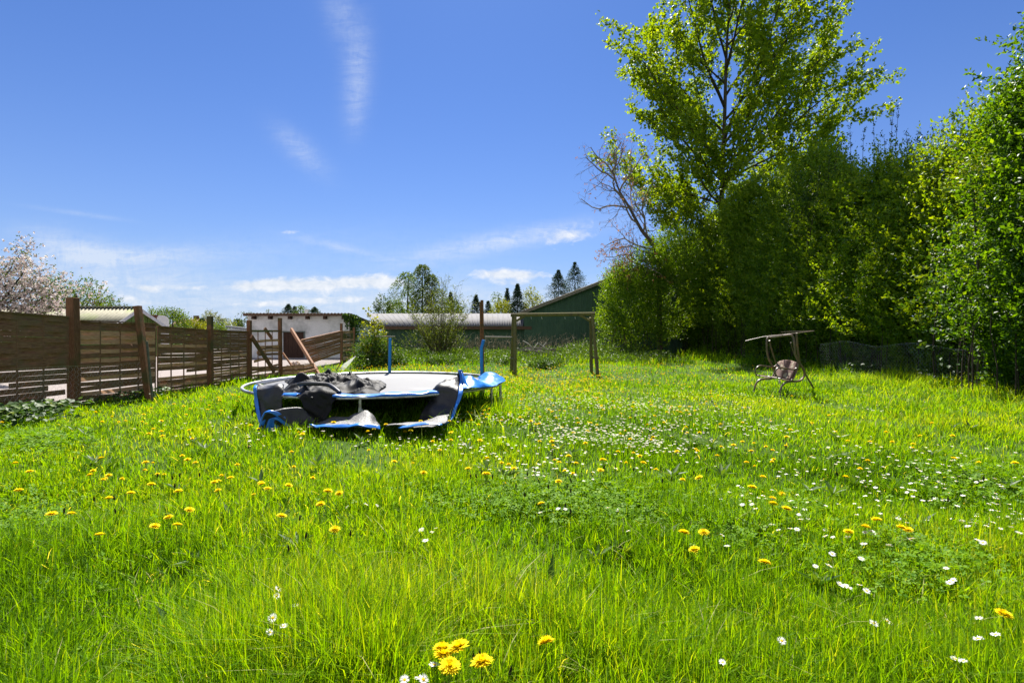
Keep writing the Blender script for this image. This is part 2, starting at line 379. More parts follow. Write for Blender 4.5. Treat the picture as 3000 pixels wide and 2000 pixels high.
def build_clover():
    pts = []
    # patches seen in the photograph: (x, y, radius, count) on the ground
    for (px, py, rx, ry, n) in ((1480, 1450, 420, 55, 3600), (1850, 1490, 260, 60, 2200), (2230, 1500, 200, 60, 1600), (2160, 1560, 200, 80, 1500), (60, 1570, 220, 150, 3400), (230, 1560, 150, 60, 1000), (120, 1290, 150, 40, 1500),
                                (1420, 1700, 120, 60, 500), (2700, 1620, 260, 110, 1800), (950, 1880, 160, 90, 800), (2850, 1400, 220, 70, 1400)):
        a = np.stack([RNG.normal(px, rx * .5, n), RNG.normal(py, ry * .5, n)], -1); a = a[a[:, 1] > 1200]; pts.append(a[RNG.uniform(0, 1, len(a)) < .5])
    a = np.concatenate(pts); z = RNG.uniform(.05, .14, len(a))
    d = FP * (EYE - z) / (a[:, 1] - HZ); c = np.stack([(a[:, 0] - 1500) / FP * d, d, z], -1); c[:, 2] += ground_z(c[:, 0], c[:, 1])
    k = lawn_mask(c[:, 0], c[:, 1]); c = c[k]; d = d[k]; n = len(c)
    nr = unit(np.stack([RNG.normal(0, .45, n), RNG.normal(0, .45, n), np.ones(n)], -1)); ax = unit(np.cross(nr, rand_unit(n)))
    s = RNG.uniform(.016, .036, n) * np.maximum(d / 3.5, 1) ** .5
    VS, TS, AS, b = [], [], [], 0
    for k in range(3):      # three leaflets
        ang = k * 2.094; bx = np.cross(nr, ax); a2 = ax * math.cos(ang) + bx * math.sin(ang)
        vs, t, at = leaf_quads(c + a2 * s[:, None] * .55, a2, nr, s * .85, s * .75, np.clip(RNG.normal(.5, .3, n), 0, 1), .1)
        VS.append(vs); TS.append(t + b); AS.append(at); b += len(vs)
    o = link('clover', np_mesh('clover', np.concatenate(VS), np.concatenate(TS), attr=np.concatenate(AS)), M_CLOVER)
    tag(o, 'patches of low round leaved clover among the grass', 'clover', kind='stuff')
build_clover()
# ------------------------------------------------------------------ foliage tools
def shoots(orig, dirs, length, nleaf, size, v0, vs=.18, droop=0.0, up=.35, width=.55, spread=.55, wob=.25):
    "leafy shoots: nleaf leaves along each; returns leaf vertices, triangles, attribute"
    n = len(orig); s = (np.arange(nleaf) + .6) / nleaf
    d = unit(dirs); side = unit(np.cross(d, rand_unit(n)))
    ln = length[:, None]
    C = orig[:, None, :] + d[:, None, :] * (s[None, :, None] * ln[:, :, None]) + side[:, None, :] * (np.sin(s * 3.0)[None, :, None] * ln[:, :, None] * wob * RNG.uniform(-1, 1, (n, 1, 1)))
    C[:, :, 2] -= droop * (s[None, :] ** 2) * ln
    m = n * nleaf; C = C.reshape(-1, 3); D = np.repeat(d, nleaf, 0)
    ax = unit(D * .55 + rand_unit(m) * .95 + np.array([0, 0, up]) * .6)
    nr = unit(rand_unit(m, .55)); nr = unit(nr - ax * np.sum(nr * ax, 1, keepdims=True))
    sz = size * RNG.uniform(.6, 1.35, m)
    C = C + ax * sz[:, None] * spread
    vv = np.clip(np.repeat(v0 + RNG.normal(0, .06, n), nleaf) + RNG.normal(0, vs, m), 0, 1)
    return leaf_quads(C, ax, nr, sz, sz * width, vv)
def scatter(c, nr_dir, size, v, width=.6, tilt=.9, hang=0.0):
    n = len(c); nr = unit(nr_dir + rand_unit(n) * tilt); ax = np.cross(nr, rand_unit(n)); ax[:, 2] -= hang; ax = unit(ax)
    nr = unit(nr - ax * np.sum(nr * ax, 1, keepdims=True))
    return leaf_quads(c, ax, nr, size, size * width, v)
class Leaves:
    def __init__(s): s.V = []; s.T = []; s.A = []; s.b = 0
    def add(s, r):
        s.V.append(r[0]); s.T.append(r[1] + s.b); s.A.append(r[2]); s.b += len(r[0]); return s
    def build(s, name, mat, parent=None):
        return link(name, np_mesh(name, np.concatenate(s.V), np.concatenate(s.T), attr=np.concatenate(s.A)), mat, parent)
def ellipsoid_pts(n, c, r, shell=.55, nz=.25, seed=1, zmin=None):
    "points through an ellipsoid, thicker towards its skin, with lumps and hollows"
    d = rand_unit(n); rad = 1 - shell * RNG.uniform(0, 1, n) ** 1.6
    lump = 1 + nz * vnoise(d, 1.6, seed, 3) + nz * .5 * vnoise(d, 4.5, seed + 1, 2)
    p = d * (rad * lump)[:, None] * np.array(r) + np.array(c)
    keep = vnoise(p, 2.2 / (sum(r) / 3), seed + 2, 3) > -.42
    if zmin is not None: keep &= p[:, 2] > zmin
    return p[keep], d[keep]

def grow(base, direction, length, r0, levels, rng, spread=(35, 60), kids=(5, 8), ratio=.62, trop=.12, wob=.12, start=.25, out=None, tips=None, lvl=0, seg=7, r_end=.3):
    "recursive limbs: polylines with radii in out, twig points (pos, dir) in tips"
    p = Vector(base); d = Vector(direction).normalized(); pts = [p.copy()]; rs = [r0]; step = length / seg
    for i in range(seg):
        d = (d + Vector((rng.gauss(0, wob), rng.gauss(0, wob), rng.gauss(0, wob) + trop * .3))).normalized(); p = p + d * step
        pts.append(p.copy()); rs.append(r0 * (1 - (1 - r_end) * (i + 1) / seg))
    out.append((pts, rs, lvl))
    if lvl >= levels:
        for i in range(1, len(pts)): tips.append((pts[i], (pts[i] - pts[i - 1]).normalized()))
        return
    n = rng.randint(*kids); ang0 = rng.uniform(0, 6.28)
    for k in range(n):
        t = start + (1 - start) * (k + rng.uniform(.2, .9)) / n; f = t * seg; i = min(int(f), seg - 1); q = pts[i].lerp(pts[i + 1], f - i)
        ax = (pts[i + 1] - pts[i]).normalized(); o = ax.orthogonal().normalized(); o = Matrix.Rotation(ang0 + k * 2.4 + rng.uniform(-.5, .5), 3, ax) @ o
        a = R(rng.uniform(*spread)); nd = ax * math.cos(a) + o * math.sin(a) + Vector((0, 0, trop))
        grow(q, nd, length * ratio * rng.uniform(.7, 1.2) * (1.1 - .5 * t), rs[i] * rng.uniform(.45, .62), levels, rng, spread, kids, ratio, trop, wob, start * .8, out, tips, lvl + 1, max(3, seg - 1), r_end)
    if lvl: tips.append((pts[-1], d.copy()))
def limbs_mesh(polys, name, mat, parent, sel=None):
    mb = MB()
    for pts, rs, lv in polys:
        if sel is None or sel(lv): mb.tube(pts, rs, n=(9 if lv == 0 else 6 if lv == 1 else 4), caps=False)
    return mb.build(name, mat, parent)

# ------------------------------------------------------------------ hedge and its shrubs
PRIVET = [(.040, .100, .006), (.080, .175, .007), (.135, .240, .009), (.22, .31, .012)]
M_PRIVET = leaf_mat('privet_leaf', PRIVET, .5, (1.7, 1.5, .3), .45, .35)
M_HAZEL = leaf_mat('hazel_leaf', [(.016, .048, .008), (.034, .085, .012), (.070, .135, .016), (.17, .22, .02)], .40, (1.5, 1.4, .35), .5, .25)
M_DARK = leaf_mat('plum_leaf', [(.022, .058, .008), (.042, .092, .012), (.080, .140, .018)], .34, (1.4, 1.3, .5), .45, .3)
M_LIND = leaf_mat('linden_leaf', [(.08, .15, .006), (.14, .23, .008), (.20, .29, .010), (.28, .34, .012)], .52, (1.7, 1.5, .25), .5, .25)
def stems_mesh(pts, name, mat, parent, h, r=.02, n=5):
    mb = MB()
    for (x, y, z0) in pts:
        a = Vector((x, y, z0)); k = []
        for i in range(4): k.append(a + Vector((random.gauss(0, .05 * i), random.gauss(0, .05 * i), h * i / 3)))
        mb.tube(k, [r, r * .9, r * .75, r * .5], n, caps=False)
    return mb.build(name, mat, parent)
hedge_x0 = hedge_x
def hedge_section(name, label, y0, y1, hfun, seed, dens=1.0, depth=2.2, cat='hedge', mat=None, size=.105, v=.54, foot=.05, top_shoots=1.0, xo=0.0, slope=.26):
    hedge_x = lambda y: hedge_x0(y) + xo
    yc = (y0 + y1) / 2; root = thing(name, (hedge_x(yc) + 1, yc, 0), label, cat, 'shrubs of the tall hedge')
    r = np.random.default_rng(seed); L_ = abs(y1 - y0); lf = Leaves()
    n = int(900 * L_ * dens)
    y = r.uniform(y0, y1, n); H = hfun(y); hz = r.uniform(0, 1, n) ** .85; z = foot + hz * (H - foot)
    w = np.abs(r.normal(0, .36, n)) ** 1.2 * depth * .55
    bulge = .42 * vnoise(np.stack([y * .8, z * .45, 0 * z], -1), 1.0, seed, 3) + .13 * vnoise(np.stack([y * 2.4, z * 1.1, 0 * z], -1), 1.0, seed + 3, 2)
    thin = .24 * np.maximum(2.1 - z, 0)                  # bare towards the ground
    x = hedge_x(y) + .35 - bulge + w + thin + .5 * slope * np.maximum(z - 1.6, 0) + .6 * slope * np.maximum(z - 2.6, 0)
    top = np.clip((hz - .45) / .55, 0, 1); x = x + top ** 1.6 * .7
    o = np.stack([x, y, z], -1)
    keep = r.uniform(0, 1, n) < np.where(z < .9, .7, 1.0); o = o[keep]; tp = top[keep]
    d = np.stack([-.45 + r.normal(0, .3, len(o)), r.normal(0, .32, len(o)) - .12, .85 + 0 * o[:, 0]], -1)
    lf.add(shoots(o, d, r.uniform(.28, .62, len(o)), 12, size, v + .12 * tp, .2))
    # loose sprays leaning out of the face
    n = int(95 * L_ * dens); y = r.uniform(y0, y1, n); z = foot + r.uniform(.18, 1.0, n) * (hfun(y) - foot)
    x = hedge_x(y) + .2 + .5 * slope * np.maximum(z - 1.6, 0) + .6 * slope * np.maximum(z - 2.6, 0) + r.normal(0, .12, n)
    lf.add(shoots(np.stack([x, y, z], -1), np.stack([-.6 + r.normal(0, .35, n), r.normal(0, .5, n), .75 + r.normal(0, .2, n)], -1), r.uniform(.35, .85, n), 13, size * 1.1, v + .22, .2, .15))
    # deep filling behind the front so that no daylight comes through
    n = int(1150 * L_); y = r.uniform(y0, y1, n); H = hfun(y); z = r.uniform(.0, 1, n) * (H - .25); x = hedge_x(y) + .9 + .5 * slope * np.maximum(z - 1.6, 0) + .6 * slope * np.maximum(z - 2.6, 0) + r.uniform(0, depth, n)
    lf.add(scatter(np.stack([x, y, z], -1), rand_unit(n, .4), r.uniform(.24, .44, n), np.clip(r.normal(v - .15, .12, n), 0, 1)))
    # free shoots along the top
    n = int(75 * L_ * top_shoots); y = r.uniform(y0, y1, n); x = hedge_x(y) + .8 + .5 * slope * (hfun(y) - 1.6) + .6 * slope * (hfun(y) - 2.6) + r.uniform(-.3, depth * .7, n)
    o = np.stack([x, y, hfun(y) - r.uniform(.1, .5, n)], -1); d = np.stack([r.normal(-.1, .25, n), r.normal(0, .25, n), np.ones(n)], -1)
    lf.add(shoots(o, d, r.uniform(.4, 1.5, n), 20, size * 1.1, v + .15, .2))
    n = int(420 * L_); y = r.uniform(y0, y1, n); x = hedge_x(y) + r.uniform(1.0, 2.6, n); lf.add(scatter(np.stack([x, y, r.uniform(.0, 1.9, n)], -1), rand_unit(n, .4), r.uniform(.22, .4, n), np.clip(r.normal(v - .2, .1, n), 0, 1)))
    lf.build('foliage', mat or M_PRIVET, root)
    st = [(hedge_x(t) + r.uniform(.15, 1.3), t, 0) for t in r.uniform(y0, y1, int(5 * L_))]
    stems_mesh(st, 'stems', M_BARKD, root, 2.2, .016)
    return root
def hedge_top(y):     # height of the clipped face along the hedge
    return np.interp(y, [6, 12, 13, 15.2, 18.4, 21, 23.8, 26.6, 31.7, 36, 42], [7.9, 7.9, 7.9, 7.7, 7.2, 7.3, 9.0, 9.7, 9.2, 8.3, 6.6]) + .42 * np.sin(y * 1.3 + .5) + .25 * np.sin(y * 2.3) + .12 * np.sin(y * 5.1 + 1)
hedge_section('hedge', 'broad dark hedge wall behind the garden swing, below the tall tree', 18.0, 29.0, hedge_top, 31, cat='hedge')
hedge_section('hedge', 'sunlit yellow green end of the hedge beside the bare tree', 29.0, 42.0, hedge_top, 47, dens=.6, v=.6, size=.115, cat='hedge', slope=.16)
hedge_section('hedge', 'bright domed privet with chicken wire at its foot beside the dark corner', 11.8, 18.0, hedge_top, 53, v=.62, cat='hedge')
def corner_top(y): return np.interp(y, [4, 7, 9.0, 10.6, 11.3, 11.9, 12.4], [8.6, 8.6, 8.2, 8.0, 7.7, 7.2, 6.0]) + .2 * np.sin(y * 4.1)
hedge_section('tall_shrub', 'tallest dark shrub at the near end of the hedge, reaching up against the sky', 4.0, 12.3, corner_top, 61, dens=1.8, size=.095, v=.10, depth=2.6, cat='shrub', top_shoots=1.6, xo=-1.95, slope=.1)

def hazel_bush():
    root = thing('hazel_bush', (11.6, 13.6, 0), 'big leaved hazel bush pushing out of the dark near end of the hedge', 'bush', 'shrubs of the tall hedge')
    r = np.random.default_rng(5); lf = Leaves()
    p, d = ellipsoid_pts(1400, (11.75, 13.4, 2.6), (.8, 1.3, 1.8), .6, .3, 9, .5)
    lf.add(scatter(p, np.stack([-.2 + 0 * p[:, 0], -.3 + 0 * p[:, 0], .8 + 0 * p[:, 0]], -1), r.uniform(.07, .13, len(p)), np.clip(r.normal(.3, .15, len(p)), 0, 1), .8, .6, .3))
    # sprays leaning out into the sun
    o = np.array([P(px, py, 11.75 * FP / (px - 1500)) for px, py in ((2760, 860), (2745, 790), (2735, 830), (2690, 880), (2660, 900), (2790, 850), (2710, 1010), (2770, 700), (2730, 760), (2850, 980), (2810, 740), (2700, 940), (2770, 930))], dtype=float)
    lf.add(shoots(o, np.tile([-.75, -.4, .35], (len(o), 1)) + r.normal(0, .2, (len(o), 3)), r.uniform(.5, .9, len(o)), 11, .14, .78, .2, .15, .2, .7, .5))
    lf.build('foliage', M_HAZEL, root)
    stems_mesh([(11.9 + r.normal(0, .2), 13.4 + r.normal(0, .4), 0) for _ in range(9)], 'stems', M_BARKD, root, 2.6, .02)
hazel_bush()
def golden_elder():
    root = thing('golden_shrub', (11.9, 12.2, 0), 'yellow leaved shrub showing between the domed privet and tall dark shrub', 'shrub', 'shrubs of the tall hedge')
    r = np.random.default_rng(15); lf = Leaves(); c = P(2850, 500, 12.4)
    p, d = ellipsoid_pts(150, (c.x + .1, c.y, c.z - .2), (.3, .3, .4), .6, .3, 19)
    lf.add(shoots(p, d + np.array([-.2, 0, .6]), r.uniform(.2, .4, len(p)), 7, .07, .75, .15))
    lf.build('foliage', leaf_mat('golden_leaf', [(.06, .12, .008), (.12, .20, .010), (.20, .26, .015)], .42, (1.4, 1.25, .3)), root)
    mb = MB(); mb.tube([(c.x + .3, c.y + .2, 0), (c.x + .2, c.y, 2), (c.x, c.y, c.z - .3)], [.05, .04, .02], 6); mb.build('trunk', M_BARK, root)
golden_elder()
def plum_shoots():
    "upright dark shoots standing above the hedge"
    root = thing('plum_tree', (15.2, 23.5, 0), 'young dark leaved tree with upright shoots standing above the hedge top', 'tree')
    rng = random.Random(4); polys = []; tips = []; lf = Leaves(); mb = MB()
    for (px, py) in ((2455, 420), (2490, 380), (2530, 390), (2560, 372), (2590, 405), (2615, 345), (2632, 322), (2655, 400), (2690, 395), (2705, 410), (2735, 385), (2752, 430), (2430, 470), (2400, 500), (2380, 530), (2570, 450), (2670, 450)):
        d = rng.uniform(22.0, 25.0); t = P(px, py, d); b = Vector((t.x + rng.uniform(-.7, .3), t.y + rng.uniform(-.4, .4), 5.2))
        pts = smooth_path([b, b.lerp(t, .5) + Vector((rng.gauss(0, .1), rng.gauss(0, .1), .1)), t], 5)
        mb.tube(pts, np.linspace(.022, .005, len(pts)), 4, caps=False)
        o = np.array([list(q) for q in pts[4:]], dtype=float); dd = np.tile(np.array(t - b), (len(o), 1)) + RNG.normal(0, .9, (len(o), 3))
        o = np.repeat(o, 5, 0); dd = np.repeat(dd, 5, 0) + RNG.normal(0, .9, (len(o), 3))
        lf.add(shoots(o, dd, RNG.uniform(.12, .36, len(o)), 4, .085, .45, .2, 0, .3, .5))
    p, d = ellipsoid_pts(1500, (15.6, 23.5, 6.6), (3.0, 1.6, 1.9), .7, .25, 29)
    lf.add(shoots(p, d * .3 + np.array([0, 0, 1.]), RNG.uniform(.3, .7, len(p)), 9, .085, .35, .2))
    lf.build('foliage', M_DARK, root)
    for k in range(5): mb.tube([(15.2 + rng.uniform(-.3, .3), 23.6, 0), (15.3 + rng.uniform(-1, 1), 23.6, 3), (15.4 + rng.uniform(-2, 2), 23.5, 5.8)], [.06, .045, .03], 6, caps=False)
    mb.build('stems', M_BARKD, root)
plum_shoots()

# ------------------------------------------------------------------ the big linden behind the hedge
def linden():
    base = Vector((14.75, 36.2, 0)); K = 1.44; root = thing('linden_tree', base, 'tall broad tree with fresh yellow green leaves rising behind the hedge', 'tree')
    rng = random.Random(21); polys = []; tips = []
    trunk = [base, base + Vector((-.1, 0, 3)), base + Vector((.05, .1, 6)), base + Vector((.1, 0, 9)), base + Vector((.25, .1, 12)), base + Vector((.3, 0, 15)), base + Vector((.5, 0, 18)), base + Vector((.5, .1, 22))]
    tr = smooth_path(trunk, 5); tr = [base + (q - base) * K for q in tr]; polys.append((tr, np.linspace(.25, .024, len(tr)), 0))
    def at(z):
        i = min(range(len(tr)), key=lambda k: abs(tr[k].z - z)); return tr[i].copy()
    # main limbs: (start height, azimuth in degrees (0 = +X), elevation, length)
    limbs = []
    for k, z in enumerate(np.linspace(3.6, 20.5, 40)):
        az = k * 137.5 + rng.uniform(-20, 20); el = np.interp(z, [3.6, 8, 15, 20], [26, 40, 55, 68]) + rng.uniform(-10, 10)
        limbs.append((z, az, el, np.interp(z, [3.6, 6.5, 10, 14, 17, 20.5], [4.4, 6.2, 6.2, 5.4, 4.5, 3.0]) * rng.uniform(.85, 1.12)))
    limbs += [(5.6 + .42 * k, k * 52 + 10, 24 + 3 * (k % 3), 5.6) for k in range(9)]
    limbs += [(7, 8, 36, 8.0), (8.3, -5, 42, 8.0), (6, 20, 24, 6.6), (7, 168, 44, 7.0), (9, 182, 50, 5.4), (8.6, 176, 38, 6.6), (10, 12, 48, 6.4)]
    for (z, az, el, ln) in limbs:
        d = Vector((math.cos(R(az)) * math.cos(R(el)), math.sin(R(az)) * math.cos(R(el)), math.sin(R(el))))
        if z < 8 and d.x < -.3 and ln > 3.2: ln = 3.2 + (ln - 3.2) * max(0, (z - 5) / 3)
        ln *= K * (1 + .28 * max(d.x, 0) * min(1, z / 12)); b = at(z * K); grow(b, d, ln, max(.02, .0098 * ln), 2, rng, (28, 52), (6, 9), .48, .10, .07, .22, polys, tips, 1 - 0, 8, .22)
    mb = limbs_mesh(polys, 'trunk', M_BARK, root, lambda l: l == 0)
    limbs_mesh(polys, 'branches', M_BARKD, root, lambda l: l > 0)
    tp = np.array([list(p) for p, d in tips]); td = np.array([list(d) for p, d in tips]); print('linden tips', len(tp))
    k = max(1, round(31000 / len(tp))); lf = Leaves()
    o = np.repeat(tp, k, 0) + RNG.normal(0, .22, (len(tp) * k, 3)); d = np.repeat(td, k, 0) + RNG.normal(0, .55, (len(tp) * k, 3))
    lf.add(shoots(o, d, RNG.uniform(.15, .45, len(o)), 3, .215, .45, .22, .12, -.25, .82, .5))
    lf.build('crown', M_LIND, root)
linden()
# ------------------------------------------------------------------ left fence
def grid_strip(mb, c0, c1, c2, c3): mb.add([c0, c1, c2, c3], [(0, 1, 2, 3)])
def woven_panel(mb, bl, br, tl, tr, n, seed, amp=.016, spans=4, fill=.93, gap_from=0.0, miss=(), pale=0.0, warp=.012, cover=None):
    "horizontal lamellas woven round upright battens between four corners; miss: {board: (s0, s1)} kept stretch"
    r = random.Random(seed); bl, br, tl, tr = map(Vector, (bl, br, tl, tr)); miss = dict(miss)
    def at(s, t): return bl.lerp(br, s).lerp(tl.lerp(tr, s), t)
    nrm = (br - bl).cross(tl - bl).normalized(); H = ((tl - bl).length + (tr - br).length) / 2
    for k in range(n):
        t0 = (k + .5) / n; f = fill * r.uniform(.96, 1.04) if t0 > gap_from else fill * r.uniform(.92, 1.0)
        s0, s1 = miss.get(k, (0, 1))
        if s1 <= s0: continue
        hh = H / n * f * .5 * r.uniform(.92, 1.06); ph = (k % 2) * math.pi; sag = r.uniform(-warp, warp); tilt = r.uniform(-warp, warp)
        M = 4 * spans + 1; vs = []; fs = []
        mb.m = 1 if r.random() < pale else 0
        broken = r.random() < pale * .6
        for i in range(M):
            s = s0 + (s1 - s0) * i / (M - 1)
            c = at(s, t0) + Vector((0, 0, sag * math.sin(math.pi * s) + tilt * (s - .5)))
            c += nrm * (amp * math.sin(math.pi * s * spans + ph)); lean = nrm * (r.uniform(-1, 1) * .004 + (.012 * math.sin(7 * s + k) if broken else 0))
            h2 = hh * (1 + (.16 * math.sin(5 * s + k * 2) if broken else 0))
            th = nrm * .0045
            vs += [c - Vector((0, 0, h2)) - th - lean, c + Vector((0, 0, h2)) - th + lean, c + Vector((0, 0, h2)) + th + lean, c - Vector((0, 0, h2)) + th - lean]
        for i in range(M - 1):
            a, b = 4 * i, 4 * i + 4
            fs += [(a, a + 1, b + 1, b), (a + 1, a + 2, b + 2, b + 1), (a + 2, a + 3, b + 3, b + 2), (a + 3, a, b, b + 3)]
        fs += [(0, 3, 2, 1), (4 * M - 4, 4 * M - 3, 4 * M - 2, 4 * M - 1)]
        mb.add(vs, fs)
    mb.m = 0
    for i in range(spans + 1):
        s = i / spans; mb.beam(at(s, 0), at(s, 1), .022, .02, nrm)
    mb.beam(at(0, 1.005), at(1, 1.005), .07, .022, Vector((0, 0, 1)))
def fpt(d, z): return Vector((float(fence_x(d)), d, z))
fence = thing('woven_fence', (float(fence_x(12)), 12, 0), 'long brown woven board fence along the gravel yard, with gaps and a leaning post', 'fence')
def post(px_top, py_top, px_b, d, w, name='post', parent=fence, mat=M_POST, zb=-.2, dd=0.0):
    t = P(px_top, py_top, d + dd); b = Vector(((px_b - 1500) / FP * d, d, zb)); mb = MB(); mb.beam(b, t, w, w, Vector((0, 1, 0)))
    return mb.build(name, mat, parent, bevel=.006)
post(213, 872, 218, 9.8, .15); post(403, 896, 441, 10.95, .115); post(615, 926, 617, 13.2, .115); post(730, 938, 731, 15.0, .11); post(820, 931, 822, 17.0, .105)
post(-165, 850, -165, 7.9, .15)
for (d0, d1, z0l, z0r, z1l, z1r, n, kw) in (
    (7.98, 9.70, .02, .02, 1.84, 1.765, 18, dict(seed=3, gap_from=.47, fill=1.0, miss={2: (0, .78), 3: (0, .97), 4: (0, .8), 5: (.42, 1)}, pale=.05, warp=.006)),
    (9.90, 11.60, .05, .05, 1.70, 1.665, 18, dict(seed=5, gap_from=.30, fill=1.0, miss={1: (0, .9), 2: (0, .93)}, pale=.55, warp=.014)),
    (11.66, 13.12, .06, .06, 1.605, 1.525, 20, dict(seed=9, gap_from=.10, fill=1.0, miss={6: (.55, 1), 5: (0, 0)}, pale=.10, warp=.009)),
    (13.30, 14.92, .04, .04, 1.525, 1.485, 21, dict(seed=11, gap_from=.05, fill=.97, pale=.16, warp=.007))):
    mb = MB(); woven_panel(mb, fpt(d0, z0l), fpt(d1, z0r), fpt(d0, z1l), fpt(d1, z1r), n, **kw)
    mb.build('panel', [M_WOOD, M_WOODL], fence, smooth=False)
# the broken panel between the last two posts
mb = MB(); woven_panel(mb, fpt(15.1, .03), fpt(16.9, .03), fpt(15.1, 1.48), fpt(16.9, 1.50), 17, 14, gap_from=.9, warp=.05, pale=.3,
                       miss={16: (0, 0), 15: (0, 0), 14: (0, 0), 13: (.2, 1), 12: (0, 0), 11: (.3, 1), 10: (.25, .98), 9: (.22, 1), 8: (.28, 1), 7: (0, 0), 6: (.1, .7), 5: (0, 0)})
mb.build('panel', [M_WOOD, M_WOODL], fence, smooth=False)
mb = MB(); mb.beam(P(738, 969.5, 15.05), P(818, 969.5, 16.95), .035, .06); mb.build('rail', M_POSTG, fence)

def loose(name, label, cat, a, b, w, h, mat, group=None, up=Vector((0, 0, 1))):
    mb = MB(); mb.beam(a, b, w, h, up); o = mb.build(name, mat, None, bevel=.004); return tag(o, label, cat, group)
loose('stake', 'thin green grey stake leaning against the tilted fence post', 'stake', P(430, 1000, 10.9), P(449, 1190, 10.8), .035, .035, surf_mat('green_stake', (.06, .07, .05), (.12, .13, .09), 8))
loose('plank', 'dark rotten plank slanting across the broken fence panel', 'plank', P(736, 985, 14.9), P(804, 1088, 16.2), .05, .13, M_POST, 'loose planks')
loose('plank', 'short brown plank poking up above the broken fence panel', 'plank', P(775, 961, 16.3), P(797, 992, 16.6), .04, .10, M_WOOD, 'loose planks')
loose('plank', 'long reddish plank leaning diagonally in front of the brown shed door', 'plank', P(853, 964, 18.6), P(936, 1100, 17.2), .07, .12, M_FRESH, 'loose planks')
loose('plank', 'thin brown plank slanting down beside the rubble heap', 'plank', P(828, 1033, 17.2), P(862, 1082, 17.0), .03, .06, M_FRESH, 'loose planks')
loose('plank', 'pale broken plank lying low behind the trampoline', 'plank', P(878, 1092, 16.6), P(932, 1079, 16.9), .09, .03, M_FRESH, 'loose planks')
loose('plank', 'thin split lath standing beside the clear plastic sheet', 'plank', P(985, 1085, 19.4), P(1001, 1055, 19.6), .03, .03, M_FRESH, 'loose planks')
mb = MB(); woven_panel(mb, P(828, 1096, 16.9), P(922, 1092, 17.0), P(828, 1074, 16.9), P(918, 1064, 17.0), 3, 22, pale=.4, spans=3, warp=.02); o = mb.build('broken_panel', [M_WOOD, M_WOODL], smooth=False)
tag(o, 'low remnant of woven boards between fence and reddish plank', 'fence panel')
mb = MB(); woven_panel(mb, P(917, 1064, 20.6), P(999, 1034, 23.3), P(882, 996, 20.4), P(1000, 969, 23.3), 15, 17, pale=.12, warp=.02, fill=.97); o = mb.build('fallen_panel', [M_FRESH, M_WOOD], smooth=False)
tag(o, 'woven fence panel tipped sideways, hanging off its post before the shed', 'fence panel')
end = thing('woven_fence', P(1018, 1050, 24.5), 'narrow upright woven fence end between two posts at the shed corner', 'fence')
mb = MB(); woven_panel(mb, P(1004, 1064, 23.7), P(1035, 1058, 24.8), P(1004, 970, 23.7), P(1035, 970, 24.8), 16, 27, spans=3, fill=.96, pale=.5); mb.build('panel', [M_WOODL, M_POSTG], end, smooth=False)
post(1000, 947, 1000, 23.5, .10, parent=end); post(1037, 959, 1037, 25.0, .10, parent=end)

# chicken wire
M_WIRE = surf_mat('zinc_wire', (.38, .38, .36), (.60, .60, .58), 30, .45, .5, metal=.6)
M_WIRED = surf_mat('rusty_wire', (.12, .12, .11), (.24, .24, .22), 30, .6, .3, metal=.3)
def chicken_wire(name, label, path, z0, z1, cell, r, seed, mat=M_WIRE, sag=.04, lean=0.0):
    "hexagon mesh of twisted wires along a ground path [(x, y)]"
    rr = random.Random(seed); pts = [Vector((x, y, 0)) for x, y in path]; seglen = [(pts[i + 1] - pts[i]).length for i in range(len(pts) - 1)]; tot = sum(seglen)
    def along(s):
        for i, l in enumerate(seglen):
            if s <= l or i == len(seglen) - 1: return pts[i].lerp(pts[i + 1], min(s / l, 1.0)), (pts[i + 1] - pts[i]).normalized()
            s -= l
    ncol = int(tot / cell); f = lambda a: a(tot) if callable(a) else a; nrow = int((z1 - z0) / (cell * .5)); mb = MB()
    wob = [rr.uniform(-1, 1) for _ in range(40)]
    def pos(i, j):
        s = min(max((i + .5) * cell, 0), tot); p, d = along(s); nrm = Vector((-d.y, d.x, 0)); t = j / nrow
        z = z0 + (z1 - z0) * t - sag * (.5 + .5 * math.sin(s * 2.1 + seed)) * t
        return p + Vector((0, 0, z)) + nrm * (.03 * math.sin(s * 3.1 + 4 * t + seed) + lean * t)
    for i in range(ncol):
        line = []
        for j in range(nrow + 1):
            off = .25 if (j // 2 + (j % 2)) % 2 else -.25
            sgn = 1 if i % 2 else -1
            line.append(pos(i + off * sgn * 1.0 + 0, j))
        mb.tube(line, r, 3, caps=False)
    mb.tube([pos(i * ncol / 60 , nrow) for i in range(61)], r * 1.1, 3, caps=False)
    o = mb.build(name, mat); return tag(o, label, 'wire mesh')
chicken_wire('chicken_wire', 'low chicken wire stapled along the foot of the woven fence', [(-8.50, 8.25), (-8.30, 9.55), (-8.22, 9.72), (-8.16, 9.85), (-8.20, 10.2), (-7.98, 11.3), (-7.92, 11.6)], .05, .86, .05, .0013, 3)
chicken_wire('chicken_wire', 'long sagging chicken wire in the shade at the foot of the hedge', [(hedge_x(19.5) - .25, 19.5), (hedge_x(16) - .35, 16), (hedge_x(13) - .3, 13), (hedge_x(10) - .3, 10), (hedge_x(8) - .3, 8)], .05, 1.15, .06, .0012, 8, M_WIRE, sag=.14)
chicken_wire('chicken_wire', 'sagging wire netting stretched in the gap before the fallen panel', [tuple(P(830, 1060, 17.0).xy), tuple(P(880, 1060, 17.6).xy), tuple(P(940, 1060, 18.6).xy), tuple(P(992, 1060, 19.6).xy)], .05, .62, .045, .002, 5, sag=.26)
